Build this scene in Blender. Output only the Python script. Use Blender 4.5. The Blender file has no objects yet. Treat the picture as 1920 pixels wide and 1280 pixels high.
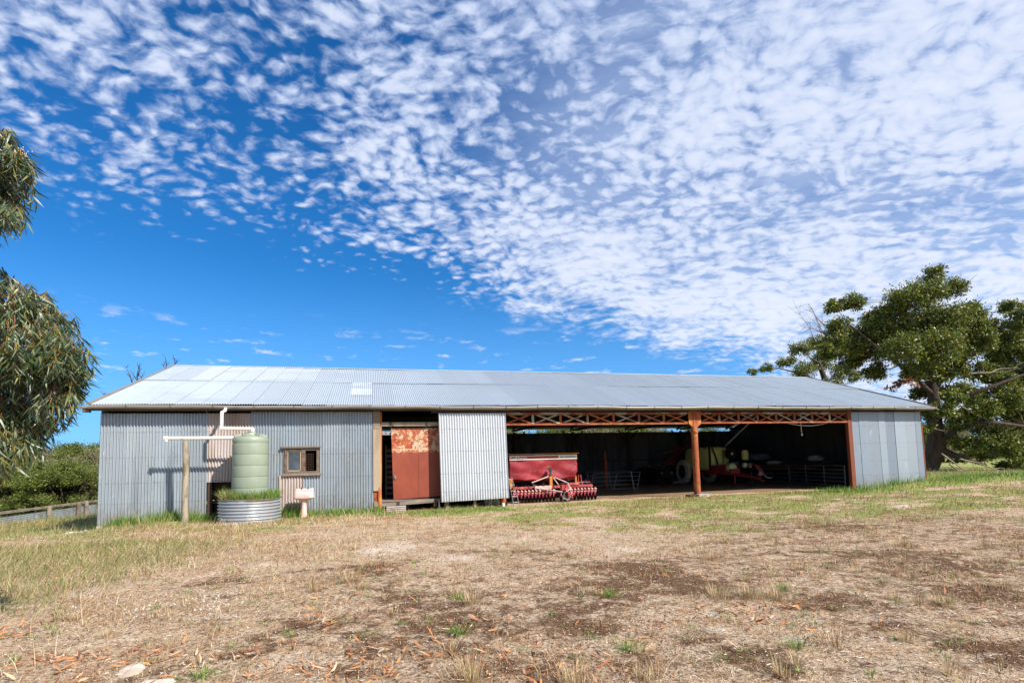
import bpy, math, random
import numpy as np
from mathutils import Vector, Matrix
random.seed(7); RNG = np.random.default_rng(7)
R = math.radians
scene = bpy.context.scene
COL = bpy.data.collections.new("place"); scene.collection.children.link(COL)

# ---------------------------------------------------------------- camera
F_PX, YAW, PIT, ROL, CYP = 1003.0, R(-14.87), R(4.58), R(1.46), 786.0
CAM = np.array([8.19, -19.43, 1.60])
_c, _s = math.cos(YAW), math.sin(YAW)
FWD = np.array([-_s*math.cos(PIT), _c*math.cos(PIT), math.sin(PIT)])
RT = np.array([_c, _s, 0.0]); UP = np.cross(RT, FWD)
def ray(px, py):
    X = (px-960)/F_PX; Y = (CYP-py)/F_PX
    cr, sr = math.cos(ROL), math.sin(ROL)
    return FWD + RT*(cr*X+sr*Y) + UP*(-sr*X+cr*Y)
def W(px, py, depth): return CAM + ray(px, py)*depth
def camera():
    cam = bpy.data.cameras.new("camera"); o = bpy.data.objects.new("camera", cam); COL.objects.link(o)
    r2 = RT*math.cos(ROL) - UP*math.sin(ROL); u2 = RT*math.sin(ROL) + UP*math.cos(ROL)
    m = Matrix(((r2[0], u2[0], -FWD[0], CAM[0]), (r2[1], u2[1], -FWD[1], CAM[1]), (r2[2], u2[2], -FWD[2], CAM[2]), (0, 0, 0, 1)))
    o.matrix_world = m
    cam.sensor_width = 36; cam.lens = F_PX/1920*36; cam.shift_y = (CYP-640)/1920
    cam.clip_start = 0.05; cam.clip_end = 5000
    scene.camera = o
camera()

# ---------------------------------------------------------------- light
SD = Vector((0.72, -0.95, 0.97)).normalized()
sun = bpy.data.lights.new("sun", 'SUN'); sun.energy = 4.6; sun.angle = R(0.5); sun.color = (1.0, 0.955, 0.88)
so = bpy.data.objects.new("sun", sun); COL.objects.link(so); so.rotation_euler = SD.to_track_quat('Z', 'Y').to_euler(); so.location = (20, -30, 30)

# ---------------------------------------------------------------- materials
def lin(h):
    h = h.lstrip('#'); o = []
    for i in (0, 2, 4):
        c = int(h[i:i+2], 16)/255; o.append(c/12.92 if c <= .04045 else ((c+.055)/1.055)**2.4)
    return o
class N:
    def __init__(s, nt): s.nt = nt; s.n = nt.nodes; s.l = nt.links
    def new(s, t, **k):
        n = s.n.new(t)
        for a, b in k.items(): setattr(n, a, b)
        return n
    def put(s, sock, v):
        if hasattr(v, 'links') or isinstance(v, bpy.types.NodeSocket): s.l.new(v, sock)
        elif v is not None:
            if isinstance(v, (list, tuple)) and len(v) == 3 and sock.type == 'RGBA': v = (*v, 1)
            sock.default_value = v
    def math(s, op, a, b=None, c=None, clamp=False):
        n = s.new('ShaderNodeMath', operation=op, use_clamp=clamp); s.put(n.inputs[0], a)
        if b is not None: s.put(n.inputs[1], b)
        if c is not None: s.put(n.inputs[2], c)
        return n.outputs[0]
    def mix(s, f, a, b, mode='MIX'):
        n = s.new('ShaderNodeMix', data_type='RGBA', blend_type=mode); s.put(n.inputs[0], f); s.put(n.inputs[6], a); s.put(n.inputs[7], b)
        return n.outputs[2]
    def noise(s, scale, vec, detail=5, rough=.6, dist=0, out=0):
        n = s.new('ShaderNodeTexNoise'); s.put(n.inputs['Scale'], scale); s.put(n.inputs['Detail'], detail)
        s.put(n.inputs['Roughness'], rough); s.put(n.inputs['Distortion'], dist)
        if vec is not None: s.l.new(vec, n.inputs['Vector'])
        return n.outputs[out]
    def mp(s, vec, scale=(1, 1, 1), rot=(0, 0, 0), loc=(0, 0, 0)):
        n = s.new('ShaderNodeMapping'); s.l.new(vec, n.inputs[0]); n.inputs[1].default_value = loc; n.inputs[2].default_value = rot; n.inputs[3].default_value = scale
        return n.outputs[0]
    def ramp(s, v, lo, hi):
        n = s.new('ShaderNodeMapRange', clamp=True, interpolation_type='SMOOTHSTEP'); s.put(n.inputs[0], v); s.put(n.inputs[1], lo); s.put(n.inputs[2], hi)
        return n.outputs[0]
def mat(name, base, rough=.6, metal=0, layers=(), bump=None, attr=None, isl=None, spec=.5, transl=0, twosided=False):
    """layers: (scale, colour, lo, hi, stretch) noise-masked colours; isl: (colour, amount) random per leaf"""
    m = bpy.data.materials.new(name); m.use_nodes = True; n = N(m.node_tree)
    p = n.n['Principled BSDF']; tc = n.new('ShaderNodeTexCoord').outputs['Object']
    c = lin(base) if isinstance(base, str) else list(base); c = (*c, 1)
    cur = n.new('ShaderNodeRGB'); cur.outputs[0].default_value = c; cur = cur.outputs[0]
    if attr:
        a = n.new('ShaderNodeAttribute', attribute_name='tint'); cur = n.mix(1, cur, a.outputs[0], 'MULTIPLY')
    for i, (sc, col, lo, hi, st) in enumerate(layers):
        v = n.mp(tc, st, loc=(i*7.3, i*3.1, i*5.7)); f = n.ramp(n.noise(sc, v, 6, .62, .3), lo, hi)
        cur = n.mix(f, cur, (*lin(col), 1))
    if name in ('galv', 'galv_rust', 'white_corr', 'galv_flat'):
        sx_ = n.new('ShaderNodeSeparateXYZ'); n.l.new(tc, sx_.inputs[0]); zz = sx_.outputs[2]
        f = n.math('MULTIPLY', n.math('SUBTRACT', 1, n.ramp(zz, .1, .75)), n.ramp(n.noise(6, n.mp(tc, (1, 1, .5)), 6, .65), .38, .62)); cur = n.mix(n.math('MULTIPLY', f, .55), cur, (*lin('#8a7256'), 1))
        for z0 in (.62, 1.25, 2.05, 2.85):
            g_ = n.math('SUBTRACT', 1, n.ramp(n.math('ABSOLUTE', n.math('SUBTRACT', zz, z0)), .006, .02)); h_ = n.ramp(n.noise(34, n.mp(tc, (1, 1, .1)), 2, .5), .5, .6)
            cur = n.mix(n.math('MULTIPLY', n.math('MULTIPLY', g_, h_), .6), cur, (*lin('#54483e'), 1))
            r_ = n.math('MULTIPLY', n.math('MULTIPLY', n.ramp(n.math('SUBTRACT', z0, zz), -.01, .0), n.math('SUBTRACT', 1, n.ramp(n.math('SUBTRACT', z0, zz), .05, .5))), n.ramp(n.noise(15, n.mp(tc, (1, 1, .04), loc=(z0, 0, z0)), 3, .6), .6, .7))
            cur = n.mix(n.math('MULTIPLY', r_, .45), cur, (*lin('#8d6448'), 1))
    if isl:
        g = n.new('ShaderNodeNewGeometry'); h = g.outputs['Random Per Island']
        for k, (col, lo, hi) in enumerate(isl):
            hh = n.math('FRACT', n.math('MULTIPLY', h, 1+k*7.77)); cur = n.mix(n.ramp(hh, lo, hi), cur, (*lin(col), 1))
    n.l.new(cur, p.inputs['Base Color']); p.inputs['Roughness'].default_value = rough; p.inputs['Metallic'].default_value = metal
    p.inputs['Specular IOR Level'].default_value = spec
    if bump:
        b = n.new('ShaderNodeBump'); b.inputs['Strength'].default_value = bump[1]; b.inputs['Distance'].default_value = bump[2] if len(bump) > 2 else .02
        n.l.new(n.noise(bump[0], tc, 5, .6), b.inputs['Height']); n.l.new(b.outputs[0], p.inputs['Normal'])
    if transl:
        t = n.new('ShaderNodeBsdfTranslucent'); n.l.new(cur, t.inputs[0]); mx = n.new('ShaderNodeMixShader'); mx.inputs[0].default_value = transl
        n.l.new(p.outputs[0], mx.inputs[1]); n.l.new(t.outputs[0], mx.inputs[2]); n.l.new(mx.outputs[0], n.n['Material Output'].inputs[0])
    return m
o1 = (1, 1, 1); vs = (1, 1, .18)
M = {}
M['galv'] = mat('galv', '#a9aeb1', .40, .5, [(1.6, '#8d979d', .5, .8, vs), (9, '#c3c9cc', .6, .8, (1, 1, .3)), (2.4, '#9b8a78', .66, .85, vs)], (30, .15), attr=1)
M['galv_flat'] = mat('galv_flat', '#959ba0', .45, .3, [(1.2, '#90999d', .45, .75, vs), (5, '#bfc5c8', .62, .8, (1, 1, .4))], (12, .12), attr=1)
M['galv_rust'] = mat('galv_rust', '#b9aea9', .6, .15, [(2.2, '#a89588', .42, .7, (1, 1, .25)), (1.4, '#93705a', .6, .8, (1, 1, .3))], (30, .2), attr=1)
M['white_corr'] = mat('white_corr', '#c3c6c9', .4, .2, [(2.0, '#b1b5b8', .5, .8, vs), (12, '#b9b7b2', .7, .85, vs)], (20, .08), attr=1)
M['roof'] = mat('roof', '#b0b6b9', .42, .3, [(.7, '#a7afb3', .45, .75, (.6, 1, 1)), (4, '#c9cfd2', .6, .8, (2, .4, 1)), (1.3, '#b29c88', .7, .9, (3, .6, 1))], (25, .1), attr=1)
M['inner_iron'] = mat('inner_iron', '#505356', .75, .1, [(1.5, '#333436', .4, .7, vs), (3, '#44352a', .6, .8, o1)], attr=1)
M['gutter'] = mat('gutter', '#8c867f', .45, .2, [(3, '#77706a', .5, .75, (.3, 1, 1)), (9, '#8a6248', .7, .85, o1)])
M['fascia'] = mat('fascia', '#5d4d40', .85, 0, [(4, '#3c2f26', .45, .7, (.2, 1, 1))])
M['pale_wood'] = mat('pale_wood', '#a3917a', .85, 0, [(3, '#7d6b56', .42, .7, (1, 1, .12)), (7, '#c0b199', .6, .8, (1, 1, .1)), (2, '#6d5440', .66, .8, o1)], (25, .5))
M['grey_wood'] = mat('grey_wood', '#86796c', .9, 0, [(3, '#5f5146', .42, .7, (.15, 1, 1)), (8, '#a79b8e', .6, .8, (.1, 1, 1))], (25, .5))
M['dark_wood'] = mat('dark_wood', '#4a3729', .9, 0, [(4, '#2e2119', .45, .7, (1, 1, .15))], (20, .4))
M['frame_wood'] = mat('frame_wood', '#6c5f52', .85, 0, [(6, '#59392b', .45, .65, o1), (9, '#a29a88', .62, .75, o1)], (30, .4))
M['rust'] = mat('rust', '#954c2b', .85, .05, [(3, '#b26a3c', .45, .7, (1, 1, .3)), (7, '#602c18', .5, .7, o1), (2.2, '#d59045', .66, .8, (1, 1, .3))], (25, .3))
M['rust_orange'] = mat('rust_orange', '#a3592a', .8, .05, [(4, '#c07c34', .42, .62, (1, 1, .3)), (8, '#8a3d14', .55, .7, o1)], (25, .3))
M['truss'] = mat('truss', '#7e452f', .8, .05, [(1.1, '#a39585', .45, .55, o1), (2.6, '#9c5a30', .56, .68, o1), (14, '#6d2d18', .6, .72, o1)], (40, .3))
M['oxide'] = mat('oxide', '#733820', .8, 0, [(3, '#6b2e18', .5, .8, o1)], (20, .2))
def door_material():
    m = bpy.data.materials.new('door_paint'); m.use_nodes = True; n = N(m.node_tree); p = n.n['Principled BSDF']
    tc = n.new('ShaderNodeTexCoord').outputs['Object']; sx = n.new('ShaderNodeSeparateXYZ'); n.l.new(tc, sx.inputs[0])
    low = n.mix(n.ramp(n.noise(2.2, n.mp(tc, (1, 1, .6)), 6), .35, .75), (*lin('#7e3520'), 1), (*lin('#914228'), 1))
    low = n.mix(n.ramp(n.noise(26, tc, 4), .66, .8), low, (*lin('#b4694a'), 1))
    f1 = n.ramp(n.noise(4.2, tc, 7, .65, .5), .46, .53); f2 = n.ramp(n.noise(9, n.mp(tc, o1, loc=(4, 4, 4)), 7, .7, .5), .5, .58)
    hi = n.mix(f1, (*lin('#b9a184'), 1), (*lin('#a04c28'), 1)); hi = n.mix(f2, hi, (*lin('#8c3212'), 1)); hi = n.mix(n.ramp(n.noise(16, tc, 6), .58, .66), hi, (*lin('#d9a25e'), 1))
    zz = n.math('ADD', sx.outputs[2], n.math('MULTIPLY', n.math('SUBTRACT', n.noise(7, tc, 5), .5), .35))
    cur = n.mix(n.ramp(zz, 2.02, 2.08), low, hi)
    cur = n.mix(n.math('MULTIPLY', n.ramp(sx.outputs[2], 2.14, 2.15), n.math('SUBTRACT', 1, n.ramp(sx.outputs[2], 2.17, 2.18))), cur, (*lin('#cda07a'), 1))
    n.l.new(cur, p.inputs['Base Color']); p.inputs['Roughness'].default_value = .6
    return m
M['door'] = door_material()
M['tank'] = mat('tank', '#88917f', .5, 0, [(1.2, '#7d8775', .4, .7, (1, 1, .3)), (14, '#979f8c', .6, .8, vs), (2.3, '#8a8468', .64, .8, (1.5, 1.5, .25))], (8, .05))
M['pvc'] = mat('pvc', '#dedad2', .4, 0, [(6, '#c2bcb0', .55, .8, o1)])
M['bark_post'] = mat('bark_post', '#9c907d', .95, 0, [(7, '#74664f', .45, .65, (1, 1, .3)), (14, '#b8ae9c', .6, .75, (1, 1, .3))], (30, .8))
M['pink'] = mat('pink', '#d8b2ab', .3, 0, [(5, '#cba097', .5, .75, o1), (18, '#a87b70', .68, .8, o1)])
M['planter'] = mat('planter', '#a2a7ab', .42, .4, [(3, '#8d8f90', .5, .75, (1, 1, .4)), (1.7, '#b0764e', .6, .8, (1, 1, .3)), (6, '#6e5d50', .66, .8, (1, 1, .4))], (20, .2))
M['soil'] = mat('soil', '#6d5338', .95, 0, [(8, '#8f6f45', .5, .7, o1)], (20, .6))
M['glass'] = mat('glass', '#3c4247', .08, 0, [(2, '#555b62', .4, .7, o1)], spec=.8)
M['dark'] = mat('dark', '#1b1815', .8)
M['black'] = mat('black', '#0d0d0e', .5)
M['rubber'] = mat('rubber', '#1c1b1a', .85, 0, [(6, '#3a342d', .5, .8, o1)])
M['curtain'] = mat('curtain', '#861622', .7, 0, [(1.6, '#74202a', .45, .7, (1, 1, 2)), (3, '#9a6256', .54, .78, (1, 1, 2.5)), (9, '#a0202a', .55, .75, o1)], (6, .5))
M['cream'] = mat('cream', '#d9cfc0', .6, 0, [(8, '#b3a08f', .5, .75, o1)])
M['stripe'] = mat('stripe', '#9c3326', .6, 0, [(8, '#b5543f', .5, .75, o1)])
M['ink'] = mat('ink', '#22221f', .6)
M['mach_red'] = mat('mach_red', '#9c3232', .55, 0, [(6, '#c97468', .5, .75, o1), (14, '#7d2420', .6, .75, o1)], (20, .2))
M['disc_red'] = mat('disc_red', '#9c2a3c', .6, 0, [(9, '#c4787c', .52, .75, o1), (5, '#6e4438', .55, .75, o1)])
M['dusty'] = mat('dusty', '#c7a79c', .7, 0, [(9, '#9b4a42', .5, .7, o1)])
M['ochre'] = mat('ochre', '#b3741f', .6, 0, [(8, '#8a5318', .5, .7, o1)])
M['steel'] = mat('steel', '#8b8c8c', .45, .6, [(8, '#6a6259', .5, .75, o1)])
M['dark_steel'] = mat('dark_steel', '#3c3a38', .6, .4)
M['spray_red'] = mat('spray_red', '#a02828', .5, 0, [(5, '#7b201e', .5, .8, o1)])
M['yellow'] = mat('yellow', '#f0e983', .45, 0, [(2, '#dfd877', .4, .7, (1, 1, .4))], transl=.0)
M['pale_yellow'] = mat('pale_yellow', '#e3e09a', .4)
M['hub'] = mat('hub', '#e6dac4', .6, 0, [(6, '#9c8a70', .5, .7, o1)])
M['pale_rubber'] = mat('pale_rubber', '#c4b096', .85, 0, [(7, '#7c6c5a', .5, .7, o1)])
M['car'] = mat('car', '#2b2326', .3, .2)
M['sack'] = mat('sack', '#b9b4ac', .8, 0, [(5, '#8f8a84', .5, .7, o1)], (6, .6))
M['tarp'] = mat('tarp', '#596070', .5, 0, [(4, '#454b58', .5, .7, o1)], (5, .6))
M['board'] = mat('board', '#5c4638', .85, 0, [(3, '#8f8275', .56, .7, (.3, 1, 1))])
M['concrete'] = mat('concrete', '#a39d94', .9, 0, [(8, '#7f7a72', .5, .7, o1)], (25, .5))
M['stone'] = mat('stone', '#c4b3a2', .9, 0, [(5, '#a08c79', .45, .7, o1), (12, '#d8cbbd', .6, .75, o1)], (12, .8))
M['bark'] = mat('bark', '#4a3b30', .95, 0, [(3, '#2d241d', .45, .7, (1, 1, .3)), (6, '#6b5a4a', .6, .75, (1, 1, .3))], (10, .8, .05))
M['dead_bark'] = mat('dead_bark', '#8d8073', .9, 0, [(3, '#6a5d50', .45, .7, o1)], (10, .5))
M['gum_leaf'] = mat('gum_leaf', '#3b4c28', .4, 0, isl=[('#5a612b', .35, .6), ('#36492f', .3, .5), ('#8a8440', .9, .94), ('#7d8768', .8, .84)], transl=.15, spec=.6)
M['gum_twig'] = mat('gum_twig', '#a07a2e', .6, isl=[('#7a4b2c', .4, .6)])
M['gum_flower'] = mat('gum_flower', '#a89c8c', .8)
M['tree_leaf'] = mat('tree_leaf', '#5f7024', .45, 0, isl=[('#788428', .35, .65), ('#45541c', .3, .5), ('#a09a30', .86, .92), ('#77703c', .8, .86)], transl=.28)
M['brown_leaf'] = mat('brown_leaf', '#7d4a2c', .6, 0, isl=[('#9a6038', .4, .6)], transl=.2)
M['scrub_leaf'] = mat('scrub_leaf', '#5f6a24', .6, 0, isl=[('#7c8434', .35, .65), ('#525c20', .3, .5)], transl=.25)
M['scrub_grey'] = mat('scrub_grey', '#857c5a', .7, 0, isl=[('#9a9068', .35, .65), ('#62603c', .3, .5)], transl=.2)
M['green_grass'] = mat('green_grass', '#7aa636', .55, 0, isl=[('#98bc48', .4, .7), ('#9aa050', .75, .8), ('#48701f', .3, .4), ('#b5a468', .9, .93)], transl=.3)
M['olive_grass'] = mat('olive_grass', '#848c48', .6, 0, isl=[('#a39760', .3, .6), ('#66783a', .5, .6), ('#bda87a', .8, .85)], transl=.3)
M['dry_grass'] = mat('dry_grass', '#b89e78', .65, 0, isl=[('#d6c09a', .3, .6), ('#8f6c4c', .6, .7), ('#a59a5c', .86, .9)], transl=.25)
M['brown_grass'] = mat('brown_grass', '#a1714a', .7, 0, isl=[('#bd8f64', .35, .65), ('#6a4a33', .6, .75)], transl=.2)
M['litter'] = mat('litter', '#a8683c', .7, 0, isl=[('#c08048', .3, .6), ('#7b4a2c', .6, .7), ('#cba682', .8, .84)])
M['chaff'] = mat('chaff', '#c0a080', .8, 0, isl=[('#95704e', .35, .5), ('#4a352a', .6, .66), ('#e0d3c4', .8, .85)])

# ---------------------------------------------------------------- mesh tools
class MB:
    def __init__(s): s.v = []; s.f = []
    def add(s, vv, ff):
        b = len(s.v); s.v += [tuple(map(float, p)) for p in vv]; s.f += [tuple(i+b for i in q) for q in ff]; return s
    def box(s, x0, x1, y0, y1, z0, z1):
        return s.add([(x0, y0, z0), (x1, y0, z0), (x1, y1, z0), (x0, y1, z0), (x0, y0, z1), (x1, y0, z1), (x1, y1, z1), (x0, y1, z1)],
                     [(0, 3, 2, 1), (4, 5, 6, 7), (0, 1, 5, 4), (1, 2, 6, 5), (2, 3, 7, 6), (3, 0, 4, 7)])
    def beam(s, a, b, w, h, up=(0, 0, 1)):
        a = Vector(a); b = Vector(b); d = (b-a).normalized(); u = Vector(up)
        if abs(d.dot(u)) > .98: u = Vector((0, 1, 0))
        x = d.cross(u).normalized(); y = x.cross(d).normalized(); P = []
        for e in (a, b):
            for i, j in ((-1, -1), (1, -1), (1, 1), (-1, 1)): P.append(e+x*(i*w/2)+y*(j*h/2))
        return s.add(P, [(0, 1, 2, 3), (7, 6, 5, 4), (0, 4, 5, 1), (1, 5, 6, 2), (2, 6, 7, 3), (3, 7, 4, 0)])
    def tube(s, pts, r, n=8, cap=True):
        pts = [Vector(p) for p in pts]
        if not hasattr(r, '__len__'): r = [r]*len(pts)
        V = []; F = []; ref = None
        for i, p in enumerate(pts):
            d = (pts[min(i+1, len(pts)-1)]-pts[max(i-1, 0)]).normalized()
            if ref is None:
                ref = Vector((0, 0, 1)) if abs(d.z) < .9 else Vector((1, 0, 0))
            x = d.cross(ref).normalized(); y = x.cross(d).normalized(); ref = y
            for k in range(n):
                a = 2*math.pi*k/n; V.append(p+(x*math.cos(a)+y*math.sin(a))*r[i])
        for i in range(len(pts)-1):
            for k in range(n):
                a = i*n+k; b = i*n+(k+1) % n; F.append((a, b, b+n, a+n))
        if cap: F.append(tuple(range(n))[::-1]); F.append(tuple(range((len(pts)-1)*n, len(pts)*n)))
        return s.add(V, F)
    def lathe(s, prof, cx=0, cy=0, n=32, axis='z', o=(0, 0, 0)):
        V = []; F = []
        for (r, z) in prof:
            for k in range(n):
                a = 2*math.pi*k/n; c, q = r*math.cos(a), r*math.sin(a)
                if axis == 'z': V.append((cx+c, cy+q, z))
                elif axis == 'x': V.append((o[0]+z, o[1]+c, o[2]+q))
                else: V.append((o[0]+c, o[1]+z, o[2]+q))
        for i in range(len(prof)-1):
            for k in range(n): F.append((i*n+k, i*n+(k+1) % n, (i+1)*n+(k+1) % n, (i+1)*n+k))
        return s.add(V, F)
    def sheet(s, fn, nu, nv):
        V = [fn(i/nu, j/nv) for j in range(nv+1) for i in range(nu+1)]
        return s.add(V, [(j*(nu+1)+i, j*(nu+1)+i+1, (j+1)*(nu+1)+i+1, (j+1)*(nu+1)+i) for j in range(nv) for i in range(nu)])
    def build(s, name, m, parent=None, smooth=False, bevel=0, tint=None):
        me = bpy.data.meshes.new(name); me.from_pydata(s.v, [], s.f); me.update()
        if smooth: me.shade_smooth()
        if smooth == 'auto':
            me.set_sharp_from_angle(angle=R(40))
        me.materials.append(m)
        if tint is not None:
            a = me.color_attributes.new('tint', 'FLOAT_COLOR', 'POINT'); d = np.ones((len(me.vertices), 4), np.float32); d[:, :3] = np.array(tint, np.float32).reshape(-1, 3) if len(tint) > 3 else np.array(tint); a.data.foreach_set('color', d.ravel())
        o = bpy.data.objects.new(name, me); COL.objects.link(o)
        if parent: o.parent = parent
        if bevel:
            b = o.modifiers.new('bevel', 'BEVEL'); b.width = bevel; b.segments = 2; b.limit_method = 'ANGLE'
        return o
def tag(o, label=None, cat=None, group=None, kind=None):
    if label: o['label'] = label
    if cat: o['category'] = cat
    if group: o['group'] = group
    if kind: o['kind'] = kind
    return o
def empty(name, loc=(0, 0, 0), rz=0, **k):
    o = bpy.data.objects.new(name, None); COL.objects.link(o); o.location = loc; o.rotation_euler = (0, 0, rz); o.empty_display_size = .3
    tag(o, **k); return o
def fast_mesh(name, V, quads, m, parent=None, smooth=False):
    V = np.asarray(V, np.float32); Q = np.asarray(quads, np.int32)
    me = bpy.data.meshes.new(name); me.vertices.add(len(V)); me.vertices.foreach_set('co', V.ravel())
    me.loops.add(Q.size); me.loops.foreach_set('vertex_index', Q.ravel()); me.polygons.add(len(Q))
    me.polygons.foreach_set('loop_start', np.arange(0, Q.size, 4, dtype=np.int32)); me.update(calc_edges=True)
    if smooth: me.shade_smooth()
    me.materials.append(m); o = bpy.data.objects.new(name, me); COL.objects.link(o)
    if parent: o.parent = parent
    return o
def unit(a): return a/np.maximum(np.linalg.norm(a, axis=-1, keepdims=True), 1e-9)
def strips(P, D, L, Wd, S, bend, prof, fold=None):
    """curved strips: base P, direction D, length L, width Wd, side S, bend vector; prof = width profile"""
    n = len(P); k = len(prof); t = np.linspace(0, 1, k)[None, :, None]
    mid = P[:, None] + D[:, None]*L[:, None, None]*t + bend[:, None]*(t**2)
    w = (np.array(prof)[None, :, None]*Wd[:, None, None]*.5)*S[:, None]
    V = np.stack([mid-w, mid+w], 2).reshape(-1, 3)
    base = (np.arange(n)*2*k)[:, None, None]; j = (np.arange(k-1)*2)[None, :, None]
    Q = base+j+np.array([0, 1, 3, 2])[None, None, :]
    return V, Q.reshape(-1, 4)
def join(parts):
    V = []; Q = []; b = 0
    for v, q in parts: V.append(v); Q.append(q+b); b += len(v)
    return np.concatenate(V), np.concatenate(Q)
def rdir(n): return unit(RNG.normal(size=(n, 3)))

# value noise (used for the lie of the land and for where things grow)
_T = RNG.random((256, 256))
def vn(x, y):
    xi = np.floor(x).astype(int); yi = np.floor(y).astype(int); fx = x-xi; fy = y-yi; fx = fx*fx*(3-2*fx); fy = fy*fy*(3-2*fy)
    g = lambda a, b: _T[a % 256, b % 256]
    return (g(xi, yi)*(1-fx)+g(xi+1, yi)*fx)*(1-fy)+(g(xi, yi+1)*(1-fx)+g(xi+1, yi+1)*fx)*fy
def fbm(x, y, s, o=4):
    x = np.asarray(x, float); y = np.asarray(y, float); v = 0; a = .5; t = 0
    for i in range(o): v = v+a*vn(x*s+13.7*i, y*s+7.1*i); t += a; a *= .55; s *= 2.1
    return v/t
def ss(v, a, b):
    t = np.clip((np.asarray(v, float)-a)/(b-a), 0, 1); return t*t*(3-2*t)
def gz(x, y):
    x = np.asarray(x, float); y = np.asarray(y, float)
    z = (fbm(x, y, .35)-.5)*.14 + (fbm(x+50, y, 1.7)-.5)*.05 + (fbm(x, y+90, 7, 3)-.5)*.018
    flat = ss(y, -.9, .1)*ss(x, -.2, .3)*(1-ss(x, 33.5, 35))*(1-ss(y, 13.9, 15)); z = z*(1-.85*flat)
    z = z - .38*(1-ss(x, -.2, .8))*ss(y, -2.4, -.3) - .3*(1-ss(x, -3, 0))*ss(y, 6, 14)
    z = z + .34*ss(x, 27, 36)*ss(y, -6, 2)*(1-flat)
    z = z + .02*np.exp(-((x-9)/4)**2-((y+6)/1.5)**2)
    z = z + 1.5*(1-ss(x, -60, -22))*ss(y, 10, 60)
    # bank of soil and grass against the left wall front
    z = z + .1*np.exp(-((y+.55)/.5)**2)*ss(x, .9, 2.0)*(1-ss(x, 2.6, 3.2))
    z = z + .12*np.exp(-((y+.9)/.7)**2)*ss(x, 29.5, 31)
    return z

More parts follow.
